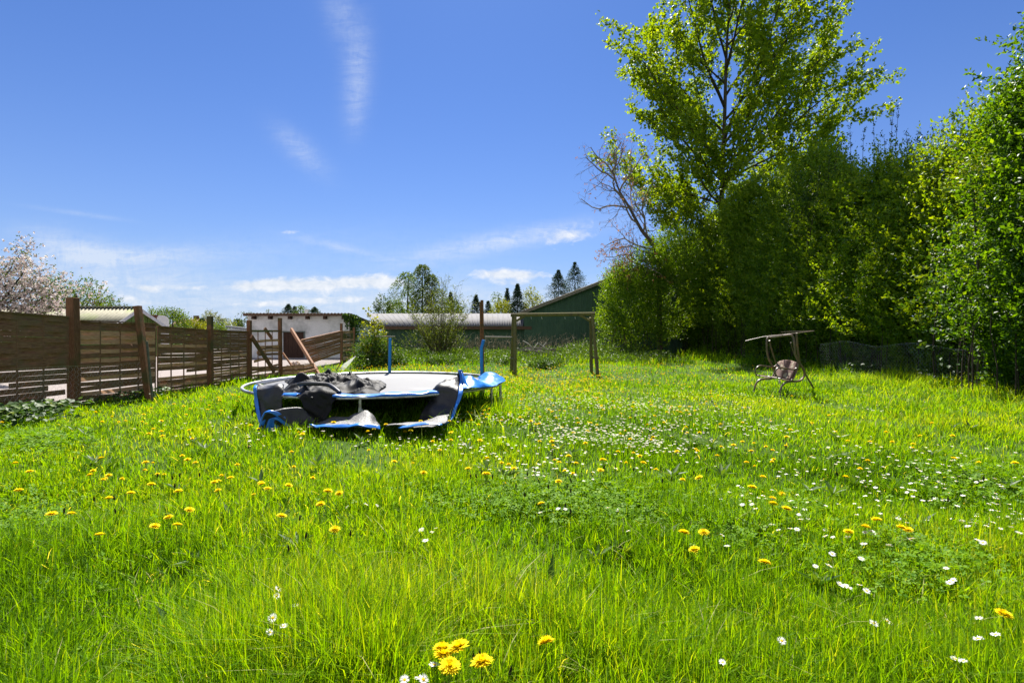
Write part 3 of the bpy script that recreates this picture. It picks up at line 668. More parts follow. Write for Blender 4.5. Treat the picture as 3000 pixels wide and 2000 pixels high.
# clear plastic sheet
def sheet(name, rows, mat, nu=4, seed=0, wr=.01, thick=.004, parent=None, wscale=3.0, twist=0):
    "patch through a grid of points [[...],[...]], refined and wrinkled, given a thickness"
    rows = [smooth_path(r, nu) for r in rows]; cols = [smooth_path([r[i] for r in rows], nu) for i in range(len(rows[0]))]
    A = np.array([[list(p) for p in c] for c in cols]); nx, ny = A.shape[:2]
    n = np.zeros_like(A); du = np.gradient(A, axis=0); dv = np.gradient(A, axis=1); n = unit(np.cross(du, dv))
    w = (vnoise(A.reshape(-1, 3), wscale, seed, 3) + .6 * (1 - np.abs(vnoise(A.reshape(-1, 3), wscale * 1.9, seed + 5, 2))) ** 2).reshape(nx, ny)
    A = A + n * (w * wr)[..., None]
    i, j = np.meshgrid(np.arange(nx - 1), np.arange(ny - 1), indexing='ij'); b = (i * ny + j).ravel()
    q = np.stack([b, b + ny, b + ny + 1, b + 1], -1)
    o = link(name, np_mesh(name, A.reshape(-1, 3), quads=q, smooth=True), mat, parent)
    if thick:
        m = o.modifiers.new('thickness', 'SOLIDIFY'); m.thickness = thick; m.offset = 0
    return o
def plastic_mat():
    m, nt, out = nodes_mat('clear_plastic'); N = nt.nodes; L = nt.links
    p = N.new('ShaderNodeBsdfPrincipled'); p.inputs['Base Color'].default_value = (.55, .55, .52, 1); p.inputs['Roughness'].default_value = .3; p.inputs['Alpha'].default_value = .55
    L.new(p.outputs[0], out.inputs[0]); return m
o = sheet('plastic_sheet', [[P(993, 1082, 19.6), P(1005, 1068, 19.8), P(1026, 1052, 20.2), P(1041, 1041, 20.6)], [P(1000, 1090, 19.4), P(1014, 1077, 19.6), P(1032, 1058, 20.0), P(1041, 1043, 20.4)]], plastic_mat(), 4, 3, .02, 0)
tag(o, 'crumpled clear plastic sheet propped up at the end of the fence', 'plastic sheet')
# rubble
mb = MB(); rr = random.Random(3)
for k in range(170):
    a = rr.uniform(0, 6.28); q = rr.random() ** .6; c = P(866, 1090, 19.5) + Vector((math.cos(a) * q * .62, math.sin(a) * q * .5, -.03 + .52 * (1 - q) * rr.uniform(.6, 1)))
    s = rr.uniform(.04, .11); mb.box(c, (s, s * rr.uniform(.6, 1), s * rr.uniform(.5, .9)), Matrix.Rotation(rr.uniform(0, 3), 3, Vector((rr.gauss(0, 1), rr.gauss(0, 1), rr.gauss(0, 1))).normalized()))
o = mb.build('rubble', surf_mat('rubble_stone', (.34, .25, .20), (.56, .45, .38), 9, .9, .1, bump=.3), smooth=False); tag(o, 'heap of pinkish broken stone behind the gap in the fence', 'rubble', kind='stuff')

# ------------------------------------------------------------------ buildings
def corrugated(name, A, B, C, D, pitch, amp, mat, parent, thick=.012, k=6, rib=False):
    "sheet with ribs running from the eave A-B up to the ridge D-C"
    A, B, C, D = map(np.array, (A, B, C, D)); n = max(2, int(np.linalg.norm(B - A) / pitch) * k)
    s = np.linspace(0, 1, n + 1)[:, None]; ph = np.sin(np.arange(n + 1) / k * 2 * np.pi)[:, None]; ph = np.where(np.arange(n + 1) % k == 0, 1.0, -.2)[:, None] if rib else ph; nr = np.cross(B - A, D - A); nr = nr / np.linalg.norm(nr)
    if nr[2] < 0: nr = -nr
    e = A + (B - A) * s + nr * ph * amp; t = D + (C - D) * s + nr * ph * amp
    v = np.concatenate([e, t, e - nr * thick, t - nr * thick]); m = n + 1; i = np.arange(n)
    q = np.concatenate([np.stack([i, i + 1, m + i + 1, m + i], -1), np.stack([2 * m + i, 3 * m + i, 3 * m + i + 1, 2 * m + i + 1], -1),
                        np.stack([i, 2 * m + i, 2 * m + i + 1, i + 1], -1), np.stack([m + i, m + i + 1, 3 * m + i + 1, 3 * m + i], -1)])
    return link(name, np_mesh(name, v, quads=q, smooth=True), mat, parent)
M_STUCCO = surf_mat('rough_white_stucco', (.60, .60, .60), (.80, .80, .80), 45, .95, .1, bump=.6, c3=(.42, .43, .42), scale2=1.1)
M_FASCIA = surf_mat('brown_fascia', (.075, .045, .032), (.15, .095, .065), 10, .85, .1, stretch=(1, 6, 6), bump=.2)
M_ETERNIT = surf_mat('grey_corrugated_sheet', (.12, .12, .125), (.17, .17, .175), 5, .8, .1, c3=(.14, .135, .13), scale2=.8)
M_ETERNITG = surf_mat('lichened_corrugated_sheet', (.17, .16, .115), (.28, .265, .20), 5, .8, .2, c3=(.19, .22, .09), scale2=.8)
M_ETERN = surf_mat('shed_roof_sheet', (.18, .15, .12), (.34, .29, .24), 8, .85, .1, c3=(.12, .13, .06), scale2=1)
M_GREENW = surf_mat('green_timber', (.042, .086, .058), (.072, .130, .085), 4, .8, .15, stretch=(5, 5, .4), bump=.2, c3=(.07, .125, .08), scale2=1)
M_GREENL = surf_mat('moss_green_timber', (.075, .125, .030), (.13, .20, .055), 4, .8, .15, stretch=(5, 5, .4), bump=.2)
M_DOOR = surf_mat('dark_brown_door', (.040, .022, .016), (.085, .048, .034), 8, .8, .15, stretch=(8, 8, .5), bump=.2)

def white_shed():
    d = 27.5; x0, x1 = (725 - 1500) / FP * d, (1026 - 1500) / FP * d; yb = 33.5; zt = EYE + (HZ - 922) * d / FP; zb = 1.78
    root = thing('white_shed', (x0 / 2 + x1 / 2, d, 0), 'low white stucco shed with a corrugated lean to roof and brown door', 'shed')
    mb = MB()
    dx0, dx1 = (829 - 1500) / FP * d, (890 - 1500) / FP * d; dz = EYE + (HZ - 973) * d / FP
    for (a, b, z0, z1) in ((x0, dx0, -.2, zt - .06), (dx1, x1, -.2, zt - .06), (dx0, dx1, dz, zt - .06)): mb.box(((a + b) / 2, d + .1, (z0 + z1) / 2), (b - a, .2, z1 - z0))
    for x in (x0 + .1, x1 - .1):    # side walls with sloping heads
        vs = [(x + sx, y, z) for sx in (-.1, .1) for (y, z) in ((d + .2, -.2), (yb, -.2), (yb, zb), (d + .2, zt - .06))]
        mb.add(vs, [(0, 1, 2, 3), (4, 7, 6, 5), (0, 3, 7, 4), (1, 5, 6, 2), (3, 2, 6, 7)])
    mb.build('wall', M_STUCCO, root, smooth=False)
    mb = MB(); nb = 9
    for i in range(nb): w = (dx1 - dx0) / nb; mb.box((dx0 + w * (i + .5), d + .09 - (i % 2) * .012, dz / 2 - .1), (w - .006, .04, dz + .2))
    mb.build('door', M_DOOR, root, smooth=False)
    mb = MB(); mb.box((dx1 + .04, d - .012, dz / 2), (.07, .03, dz)); mb.box(((dx0 + dx1) / 2, d - .012, dz + .03), (dx1 - dx0 + .14, .03, .06)); mb.build('door_frame', surf_mat('grey_green_trim', (.09, .11, .10), (.15, .17, .15), 6), root, smooth=False)
    xl, xr = P(712, 0, d - .35).x, P(1029, 0, d - .35).x
    corrugated('roof', (xl, d - .4, zt + .07), (xr, d - .4, zt + .07), (xr, yb + .2, zb + .05), (xl, yb + .2, zb + .05), .177, .028, M_ETERN, root)
    mb = MB(); mb.box(((xl + xr) / 2, d - .36, zt - .01), (xr - xl - .02, .03, .13)); mb.build('fascia', M_FASCIA, root, smooth=False)
    for px in (743, 791, 849, 900, 952, 1006):
        x = P(px, 0, d - .2).x; mb = MB(); mb.box((x, d - .16, zt - .16), (.12, .33, .16)); mb.build('rafter_end', M_DOOR, root, smooth=False)
    mb = MB(); a, b = (xr - .0, d - .37, zt - .02), (xr - .0, yb + .2, zb - .04); mb.beam(a, b, .03, .14); mb.build('verge_board', M_FASCIA, root, smooth=False)
    # ivy over the corner
    iv = thing('ivy', (x1, d, 0), 'green ivy climbing over the right hand corner of the white shed', 'ivy'); lf = Leaves()
    n = 900; t = RNG.uniform(0, 1, n); y = d - .12 + RNG.exponential(.55, n); z = np.clip(zt - (y - d) * .12 - RNG.exponential(.5, n), .3, 9); x = x1 + .12 + RNG.normal(0, .07, n)
    c = np.stack([x, y, z], -1); lf.add(scatter(c, np.tile([1., -.5, .3], (n, 1)), RNG.uniform(.08, .15, n), np.clip(RNG.normal(.45, .2, n), 0, 1), .85, .5, .3))
    c = np.stack([RNG.normal(x1 - .02, .10, 260), np.full(260, d - .38) + RNG.normal(0, .06, 260), zt + .02 - RNG.exponential(.18, 260)], -1)
    lf.add(scatter(c, np.tile([.2, -1., .4], (260, 1)), RNG.uniform(.08, .14, 260), np.clip(RNG.normal(.5, .2, 260), 0, 1), .85, .5, .3))
    lf.build('foliage', M_HAZEL, iv); mb = MB(); mb.tube([(x1 + .05, d - .1, 0), (x1 + .03, d - .12, 1.2), (x1 + .02, d - .2, zt)], .02, 5); mb.build('vine', M_BARK, iv)
white_shed()

def board_wall(mb, a, b, z0f, z1f, pitch=.16, thick=.1, proud=.028):
    "vertical cladding from a to b (plan points): wall body plus lapped boards, heads following z1f"
    a = Vector((*a, 0)); b = Vector((*b, 0)); L_ = (b - a).length; d = (b - a).normalized(); nrm = Vector((d.y, -d.x, 0)); n = max(1, round(L_ / pitch))
    for i in range(n):
        s0, s1 = L_ * i / n, L_ * (i + 1) / n; w = proud if i % 2 else 0.0
        e = .012 if i % 2 else 0
        vs = []
        for (s, o) in ((s0 - e, w), (s1 + e, w), (s1 + e, -thick), (s0 - e, -thick)):
            q = a + d * s + nrm * o; ss = min(max(s, 0), L_); vs += [(q.x, q.y, z0f), (q.x, q.y, z1f(ss / L_) - .002 * (i % 2))]
        mb.add(vs, [(0, 2, 3, 1), (2, 4, 5, 3), (4, 6, 7, 5), (6, 0, 1, 7), (1, 3, 5, 7)])
def low_barn():
    d = 36.0; xl, xr = P(1108, 0, d).x, P(1547, 0, d).x; ze = EYE + (HZ - 957) * d / FP; dr = 41.0; zr = EYE + (HZ - 918) * dr / FP
    root = thing('low_barn', ((xl + xr) / 2, d, 0), 'long low green barn with a pale grey corrugated roof', 'barn')
    mb = MB(); board_wall(mb, (xl + .2, d + .3), (xr, d + .3), -.2, lambda s: ze - .10); mb.build('wall', M_GREENW, root, smooth=False)
    corrugated('roof', (xl, d, ze + .06), (xr - .35, d, ze + .06), (P(1535, 0, dr).x, dr, zr), (P(1068, 0, dr).x, dr, zr), .33, .035, M_ETERNIT, root, rib=True)
    corrugated('roof', (P(1535, 0, dr).x, 46, ze), (P(1068, 0, dr).x, 46, ze), (P(1068, 0, dr).x, dr + .02, zr), (P(1535, 0, dr).x, dr + .02, zr), .33, .035, M_ETERNIT, root, rib=True)
    mb = MB(); mb.box(((xl + xr) / 2 + .1, d - .02, ze - .08), (xr - xl + .3, .04, .22)); mb.build('eave_board', M_FASCIA, root, smooth=False)
    mb = MB(); board_wall(mb, (xl + .2, 45.9), (xl + .2, d + .3), -.2, lambda s: ze - .12 + (zr - ze) * (1 - abs(2 * s - 1)) * .92, .25); mb.build('gable', M_GREENW, root, smooth=False)
low_barn()
def green_barn():
    d = 36.0; xl = P(1536, 0, d).x; ze = EYE + (HZ - 912) * d / FP; xp = P(1872, 0, d).x; zp = EYE + (HZ - 782) * d / FP; xr = 2 * xp - xl
    root = thing('green_barn', (xp, d, 0), 'tall dark green timber barn gable behind the swing frame', 'barn')
    mb = MB(); board_wall(mb, (xl, d), (xr, d), -.2, lambda s: ze + (zp - ze) * (1 - abs(2 * s - 1)) - .05, .2)
    mb.build('gable', M_GREENW, root, smooth=False)
    mb = MB(); board_wall(mb, (xl, d + 14), (xl, d + .1), -.2, lambda s: ze - .1, .3); mb.build('wall', M_GREENW, root, smooth=False)
    sl = (zp - ze) / (xp - xl)
    for sgn in (1, -1):
        xo = xl - .28 if sgn > 0 else xr + .28; zo = ze - .28 * sl
        corrugated('roof', (xo, d - .3, zo + .06), (xo, d + 14, zo + .06), (xp, d + 14, zp + .06), (xp, d - .3, zp + .06), .177, .026, M_ETERN, root)
        mb = MB(); mb.beam((xo, d - .28, zo - .06), (xp, d - .28, zp - .06), .04, .2); mb.build('verge_board', surf_mat('grey_verge', (.16, .14, .11), (.28, .25, .20), 5, .85, .1), root, smooth=False)
green_barn()
def left_barn():
    x1 = -20.0; y0, y1, yr = 25.5, 29.1, 27.1; ze, zp = 1.86, EYE + (HZ - 901.5) * 27.1 / FP; xl = -30
    root = thing('green_gabled_barn', (x1 - 3, yr, 0), 'moss green barn with ribbed lichened roof and white verge beyond the fence', 'barn')
    mb = MB(); board_wall(mb, (x1, y0), (x1, y1), -.2, lambda s: ze + (zp - ze) * (1 - abs(2 * s - 1)) - .06, .2); mb.build('gable', M_GREENL, root, smooth=False)
    mb = MB(); board_wall(mb, (xl, y0 + .1), (x1 - .05, y0 + .1), -.2, lambda s: ze - .05, .25); mb.build('wall', M_GREENL, root, smooth=False)
    sl = (zp - ze) / (yr - y0)
    for (ya) in (y0 - .35, y1 + .35):
        zo = ze - .35 * sl + .03; A, B, C, D = (xl, ya, zo), (x1 + .3, ya, zo), (x1 + .3, yr, zp + .03), (xl, yr, zp + .03)
        corrugated('roof', A, B, C, D, .20, .03, M_ETERNITG, root)
        mb = MB(); mb.beam((x1 + .3, ya, zo - .09), (x1 + .3, yr, zp - .09), .03, .16); mb.build('verge_board', surf_mat('white_verge', (.5, .5, .5), (.66, .66, .66), 6, .6), root, smooth=False)
    mb = MB(); mb.box(((xl + x1) / 2, yr, zp + .06), (x1 - xl + .6, .22, .05)); mb.build('ridge_cap', M_ETERNITG, root, smooth=False)
left_barn()
def caravan():
    d = 33.0; x1 = P(495, 0, d).x; x0 = x1 - 2.3; zt = EYE + (HZ - 924) * d / FP; root = thing('caravan', (x1 - 1.1, d, 0), 'white caravan with a rounded roof corner parked beyond the fence', 'caravan')
    prof = []
    for (cx, cz, a0) in ((x1 - .32, zt - .32, 0), (x0 + .32, zt - .32, 90)):
        for k in range(7): a = R(a0 + 90 * k / 6); prof.append((cx + .32 * math.cos(a), cz + .32 * math.sin(a)))
    prof = [(x1, .45)] + prof + [(x0, .45)]; n = len(prof); mb = MB()
    rt = Vector((.832, .555, 0)); dp = Vector((-.555, .832, 0)); O = Vector((x1, d, 0))
    W = lambda x, y, z: O + rt * (x - x1) + dp * y + Vector((0, 0, z))
    mb.add([W(x, 0, z) for x, z in prof] + [W(x, 2.1, z) for x, z in prof], [tuple(range(n))] + [tuple(range(2 * n - 1, n - 1, -1))] + [(i, n + i, n + (i + 1) % n, (i + 1) % n) for i in range(n)])
    mb.build('body', surf_mat('white_caravan_paint', (.70, .71, .73), (.78, .79, .80), 3, .35, .4), root, smooth=False)
    for x in (x1 - .7, x1 - 1.6):
        mb = MB(); mb.tube([W(x, .05, .32), W(x, .25, .32)], .32, 16); mb.build('wheel', surf_mat('tyre', (.02, .02, .02), (.04, .04, .04), 9), root)
caravan()
def brick_chimney():
    d = 31.0; c = P(441, 950, d); mb = MB(); zt = EYE + (HZ - 923) * d / FP; mb.box((c.x, d, zt / 2), (.46, .46, zt)); mb.box((c.x, d, zt - .04), (.54, .54, .1))
    o = mb.build('brick_chimney', surf_mat('red_brick', (.12, .045, .03), (.22, .09, .06), 14, .9, .1), smooth=False); tag(o, 'red brick chimney stub between the gabled barn and the caravan', 'chimney')
brick_chimney()
def flat_shed():
    d = 33; a, b = P(664, 968, d), P(735, 975, d + 1); root = thing('flat_roofed_shed', (a.x, d, 0), 'pale flat roofed outbuilding just left of the white shed', 'shed')
    zt = EYE + (HZ - 957) * d / FP; mb = MB(); mb.box(((a.x + b.x) / 2, d + 1.6, zt / 2 - .1), (b.x - a.x, 3, zt)); mb.build('wall', surf_mat('pale_render', (.45, .5, .55), (.55, .6, .64), 8), root, smooth=False)
    mb = MB(); mb.beam(P(662, 956, d), P(742, 966, d - .6), .02, .12); mb.add([P(662, 955, d), P(742, 965, d - .6), P(740, 962, d + 3.5), P(664, 953, d + 3.5)], [(0, 1, 2, 3)]); mb.build('roof', surf_mat('grey_felt', (.14, .15, .16), (.22, .23, .25), 5), root, smooth=False)
flat_shed()
def far_house():
    d = 95; root = thing('red_roofed_house', P(570, 960, d), 'distant house with a red tiled roof between far bushes', 'house'); c = P(572, 950, d)
    mb = MB(); mb.box((c.x, d, 1.4), (5, 6, 2.8)); mb.build('wall', surf_mat('cream_render', (.5, .45, .38), (.6, .55, .46), 4), root, smooth=False)
    z1 = EYE + (HZ - 941) * d / FP; mb = MB(); mb.add([(c.x - 2.8, d - 3.3, 2.5), (c.x + 2.8, d - 3.3, 2.5), (c.x + 2.8, d, z1 + .4), (c.x - 2.8, d, z1 + .4), (c.x + 2.8, d + 3.3, 2.5), (c.x - 2.8, d + 3.3, 2.5)], [(0, 1, 2, 3), (3, 2, 4, 5), (1, 4, 2), (0, 3, 5)])
    mb.build('roof', surf_mat('red_tiles', (.22, .10, .07), (.32, .16, .12), 6), root, smooth=False); mb = MB(); mb.box((c.x + .2, d, z1 + .6), (.8, .5, .9)); mb.build('chimney', M_FASCIA, root, smooth=False)
far_house()
def white_chimney():
    d = 45; c = P(900, 920, d); mb = MB(); zt = EYE + (HZ - 906.5) * d / FP; mb.box((c.x, d, zt / 2), (.30, .30, zt)); mb.box((c.x, d, zt - .05), (.4, .4, .1)); o = mb.build('chimney_pipe', M_STUCCO, smooth=False)
    tag(o, 'small white chimney showing over the white shed roof', 'chimney')
white_chimney()
# ------------------------------------------------------------------ background trees and shrubs
M_FRESHL = leaf_mat('fresh_leaf', [(.050, .095, .010), (.085, .150, .012), (.14, .20, .018)], .42, (1.5, 1.35, .35), .45, .3)
M_OLIVE = leaf_mat('olive_leaf', [(.035, .070, .012), (.060, .105, .016), (.10, .145, .02)], .36, (1.45, 1.3, .4), .5, .3)
M_YELLOW = leaf_mat('yellow_green_leaf', [(.12, .16, .012), (.20, .24, .015), (.28, .30, .02)], .42, (1.4, 1.25, .3), .45, .3)
M_BRONZE = leaf_mat('bronze_leaf', [(.075, .060, .020), (.13, .10, .030), (.18, .15, .04)], .35, (1.4, 1.2, .5), .5, .3)
M_SPRUCE = leaf_mat('spruce_needle', [(.022, .046, .026), (.040, .072, .040), (.062, .10, .054)], .25, (1.2, 1.2, .7), .5, .3)
M_PALE = leaf_mat('pale_leaf', [(.09, .12, .06), (.16, .19, .11), (.34, .36, .30)], .35, (1.3, 1.2, .6), .5, .3)
M_GREYW = surf_mat('grey_dead_wood', (.16, .14, .12), (.34, .31, .28), 12, .85, .15, stretch=(1, 6, 6))
M_POLE = surf_mat('bleached_pole', (.42, .38, .33), (.6, .56, .5), 8, .8)
M_YELLOWISH = leaf_mat('young_hazel_leaf', [(.045, .085, .010), (.10, .15, .014), (.19, .24, .02)], .42, (1.45, 1.3, .35), .45, .3)
def bg_trunk(root, x, y, h, r=.12):
    mb = MB(); mb.tube([(x, y, -.1), (x + random.gauss(0, .1), y, h * .5), (x + random.gauss(0, .15), y, h)], [r, r * .7, r * .25], 6, caps=False); return mb.build('trunk', M_BARKD, root)
def bg_broad(name, label, cat, px, top, hw, d, mat, n=1500, leaf=.16, group='trees beyond the lawn', base=None, seed=1, v=.5, nz=.28):
    c = P(px, top, d); w = hw * d / FP; h = c.z; zb = max(.2, h - 2.4 * w) if base is None else EYE + (HZ - base) * d / FP
    root = thing(name, (c.x, d, 0), label, cat, group); bg_trunk(root, c.x, d, h * .8, .05 + .02 * h); lf = Leaves()
    p, dr = ellipsoid_pts(n, (c.x, d, (h + zb) / 2), (w * .95, w * .9, (h - zb) / 2 * .95), .6, nz, seed)
    lf.add(shoots(p, dr + np.array([0, 0, .5]), RNG.uniform(.25, .6, len(p)) * max(1, w * .25), 5, leaf, v, .2)); lf.build('crown', mat, root); return root
def bg_conifer(name, label, px, top, hw, d, n=900, group='conifers beyond the lawn', leaf=.16, base=None, mat=None, roof=916):
    c = P(px, top, d); h = c.z; z0 = .3 if base is None else base; w = 1.35 * hw * d / FP * (h - z0) / max(h - P(px, roof, d).z, .5); n = int(n * 1.8)
    root = thing(name, (c.x, d, 0), label, 'conifer', group)
    mb = MB(); mb.tube([(c.x, d, -.1), (c.x, d, h * .6), (c.x, d, h)], [.05 + .02 * h, .06, .012], 6, caps=False); mb.build('trunk', M_BARKD, root)
    t = RNG.uniform(0, 1, n) ** 1.25; lay = np.round(t * 13) / 13 + RNG.normal(0, .03, n); t = np.clip(lay, 0, .995); a = RNG.uniform(0, 6.283, n); rr = w * (1 - t) * RNG.uniform(.05, .55, n) * (.8 + .35 * np.sin(a * 3 + t * 40))
    z = z0 + (h - z0) * t; o = np.stack([c.x + np.cos(a) * rr, d + np.sin(a) * rr, z], -1); dr = np.stack([np.cos(a), np.sin(a), -.18 + .5 * t], -1)
    lf = Leaves(); lf.add(shoots(o, dr, w * (1 - t) * .62 + .10, 9, leaf, .45, .2, .25, .1, .35)); lf.build('crown', mat or M_SPRUCE, root); return root
def bg_birch(name, label, px, top, hw, d, n=420, mat=None, base=912, seed=2, leaf=.13, v=.5):
    c = P(px, top, d); w = hw * d / FP; h = c.z; root = thing(name, (c.x, d, 0), label, 'tree', 'trees beyond the lawn'); bg_trunk(root, c.x, d, h * .97, .13)
    t = RNG.uniform(0, 1, n); a = RNG.uniform(0, 6.283, n); zb = EYE + (HZ - base) * d / FP - 1
    prof = np.interp(t, [0, .25, .6, .85, 1], [.9, 1, .75, .38, .04]); lump = 1 + .45 * np.sin(a * 2 + t * 9 + seed); rr = w * prof * lump * RNG.uniform(.2, 1, n) ** .6
    o = np.stack([c.x + np.cos(a) * rr, d + np.sin(a) * rr, zb + (h - zb) * t], -1); dr = np.stack([np.cos(a) * .5, np.sin(a) * .5, .35 + 0 * a], -1)
    lf = Leaves(); lf.add(shoots(o, dr, RNG.uniform(.5, 1.1, n), 14, leaf, v, .2, 1.0, -.3, .55)); lf.build('crown', mat or M_FRESHL, root); return root
def bare_tree(name, label, base, direction, ln, r0, seed, levels=3, budmat=None, nb=0, budsize=.1, kids=(5, 7), spread=(30, 65), wob=.2, trop=.05, ratio=.58, group=None):
    root = thing(name, base, label, 'tree', group); rng = random.Random(seed); polys = []; tips = []
    grow(base, direction, ln, r0, levels, rng, spread, kids, ratio, trop, wob, .2, polys, tips, 0, 8, .3)
    limbs_mesh(polys, 'trunk', M_BARKD, root, lambda l: l == 0); limbs_mesh(polys, 'branches', M_BARKD, root, lambda l: l > 0)
    if budmat is not None:
        tp = np.array([list(p) for p, d in tips]); k = RNG.choice(len(tp), min(nb, len(tp)), replace=False); lf = Leaves(); o = tp[k]
        lf.add(shoots(o, rand_unit(len(o), -.2), RNG.uniform(.06, .2, len(o)), 4, budsize, .5, .25, .2, -.3, .5)); lf.build('buds', budmat, root)
    return root

# left of the yard
def apple():
    d = 14.0; base = Vector((P(-95, 0, d).x, d, 0)); root = thing('apple_tree', base, 'apple tree covered in pale pink blossom at the left edge', 'tree'); rng = random.Random(8); polys = []; tips = []
    for k, (az, el, ln) in enumerate(((10, 42, 3.3), (-20, 58, 3.0), (40, 50, 2.9), (150, 50, 2.8), (250, 55, 2.6), (0, 22, 2.6), (80, 70, 3.0), (-60, 40, 2.4), (20, 8, 2.0))):
        grow(base + Vector((0, 0, 1.2 + .1 * k)), (math.cos(R(az)) * math.cos(R(el)), math.sin(R(az)) * math.cos(R(el)), math.sin(R(el))), ln * .80, .045, 2, rng, (30, 60), (6, 8), .5, .02, .12, .2, polys, tips, 1, 7, .3)
    mb = MB(); mb.tube([base, base + Vector((.05, 0, 1)), base + Vector((0, 0, 2.2))], [.13, .11, .06], 9, caps=False); mb.build('trunk', M_BARKD, root); limbs_mesh(polys, 'branches', M_BARKD, root)
    tp = np.array([list(p) for p, q in tips]); lf = Leaves(); bl = Leaves(); print('apple tips', len(tp))
    o = np.repeat(tp, 8, 0) + RNG.normal(0, .16, (len(tp) * 8, 3)); o = o[RNG.uniform(0, 1, len(o)) < min(1, 11000 / len(o))]
    bl.add(shoots(o, rand_unit(len(o), .3), RNG.uniform(.03, .11, len(o)), 5, .055, .5, .3, 0, .2, .85)); bl.build('blossom', leaf_mat('apple_blossom', [(.42, .32, .29), (.58, .50, .46), (.70, .66, .62)], .35, (1, 1, 1), .6, .2), root)
    k = RNG.choice(len(o), len(o) // 2, replace=False); lf.add(shoots(o[k], rand_unit(len(k), .2), RNG.uniform(.05, .14, len(k)), 4, .055, .4, .2)); lf.build('leaves', M_OLIVE, root)
apple()
bg_broad('green_tree', 'bright green tree behind the blossoming apple and the ribbed barn roof', 'tree', 225, 818, 92, 44, M_FRESHL, 1500, .17, seed=3, base=990)
bare_tree('bare_tree', 'still leafless dark twigged tree rising behind the bright green tree', (P(225, 0, 47).x, 47, 0), (.1, 0, 1), 5.6, .14, 12, 3, kids=(5, 6), group='trees beyond the lawn')
bg_broad('bronze_tree', 'bronze leaved small tree behind the ribbed barn roof', 'tree', 283, 858, 34, 48, M_BRONZE, 600, .14, seed=5, base=985)
bg_broad('pale_tree', 'pale green tree at the right end of the ribbed barn roof', 'tree', 345, 876, 32, 52, M_OLIVE, 420, .15, seed=6, base=985)
bg_broad('round_bush', 'large rounded bright green bush behind the white caravan', 'bush', 500, 911, 46, 41, M_FRESHL, 1500, .13, seed=7, nz=.12, base=1012)
bg_broad('low_bush', 'low bright bush showing over the gabled barn behind the brick chimney', 'bush', 440, 914, 26, 43, M_FRESHL, 500, .13, seed=8, base=1000)
bg_broad('yellowish_bush', 'low yellowish bush to the right of the rounded bush', 'bush', 556, 940, 27, 43, M_YELLOW, 520, .12, seed=9, base=1000)
bg_conifer('dark_cypress', 'small dark cypress left of the third fence post', 590, 936, 17, 44, 500, roof=968)
bg_broad('golden_bush', 'small golden bush at the foot of the dark cypress', 'bush', 598, 954, 10, 42, M_YELLOW, 220, .10, seed=10, v=.8, base=985)
bg_broad('white_blossom_tree', 'rounded whitish flowering tree behind the third fence post', 'tree', 620, 923, 28, 50, M_PALE, 650, .13, seed=11, v=.6, base=985)
bg_birch('silvery_birch', 'thin silvery birch right of the third fence post', 655, 934, 20, 50, 120, M_PALE, 972, 3, .12)
bg_broad('lime_bush', 'small lime green bush above the flat roofed outbuilding', 'bush', 674, 942, 11, 48, M_YELLOW, 200, .11, seed=12, base=985)
bg_broad('green_bush', 'dull green bush behind the top rail right of the third post', 'bush', 640, 955, 18, 40, M_FRESHL, 260, .11, seed=13, base=985)
bg_broad('distant_tree', 'tiny rounded distant tree left of the white shed', 'tree', 696, 938, 9, 80, M_OLIVE, 180, .25, seed=14, base=972)
bg_conifer('distant_fir', 'tiny dark distant fir above the flat roofed outbuilding', 705, 948, 9, 70, 220, leaf=.2, roof=964)
bg_birch('weeping_birch', 'wispy birch tips hanging at the left end of the white shed roof', 724, 916, 10, 40, 70, M_OLIVE, 965, 5, .12)
# over the shed roof
bg_conifer('blue_fir', 'feathery blue green fir tip over the middle of the shed roof', 845, 893, 16, 60, 420)
bg_conifer('slim_fir', 'slim dark fir tip right beside the feathery fir over the shed roof', 864, 899, 8, 62, 260)
bg_birch('fresh_sapling', 'fresh yellow green tree tip just left of the white chimney', 881, 897, 12, 60, 110, M_FRESHL, 925, 4, .14)
bg_conifer('dark_fir', 'dark spreading fir tip just right of the white chimney', 922, 902, 13, 60, 380)
bg_birch('leafless_sapling', 'faint thin sapling over the left part of the shed roof', 786, 906, 14, 60, 30, M_PALE, 925, 6, .12)
# behind the long barn
bg_broad('laurel_bush', 'dark rounded bush over the left end of the long barn roof', 'bush', 1125, 874, 24, 52, M_OLIVE, 600, .16, seed=21, base=950)
bg_broad('laurel_bush', 'mid green bush between the dark rounded bush and the birches', 'bush', 1158, 880, 26, 54, M_FRESHL, 450, .16, seed=22, base=950)
bg_birch('weeping_birch', 'loose drooping birch, the left one of the tall pair', 1190, 800, 42, 50, 360, M_FRESHL, 912, 7)
bg_birch('tall_birch', 'tallest dense birch with a pointed top behind the long barn', 1238, 778, 40, 52, 620, M_OLIVE, 912, 8, .13, .7)
bg_birch('tall_birch', 'rounded lower birch joined to the right of the tallest birch', 1264, 806, 30, 52, 420, M_OLIVE, 912, 9, .13, .65)
bg_conifer('slim_fir', 'dark fir tip behind the multi stemmed shrub', 1320, 858, 16, 55, 420)
bg_broad('hazel_thicket', 'green thicket low behind the multi stemmed shrub', 'bush', 1320, 885, 45, 50, M_OLIVE, 700, .16, seed=24, base=950)
bg_conifer('rusty_spruce', 'rusty brown based spruce left of the brown post', 1395, 866, 15, 58, 420)
bg_conifer('small_spruce', 'small dark spruce just right of the brown post', 1430, 884, 13, 60, 360)
bg_birch('pale_sapling', 'pale yellow green sapling between the two spruces', 1455, 858, 18, 60, 90, M_FRESHL, 915, 10)
bg_broad('lime_bush', 'lime green bush over the long barn roof beside the spruces', 'bush', 1468, 882, 32, 56, M_YELLOW, 650, .15, seed=25, base=950)
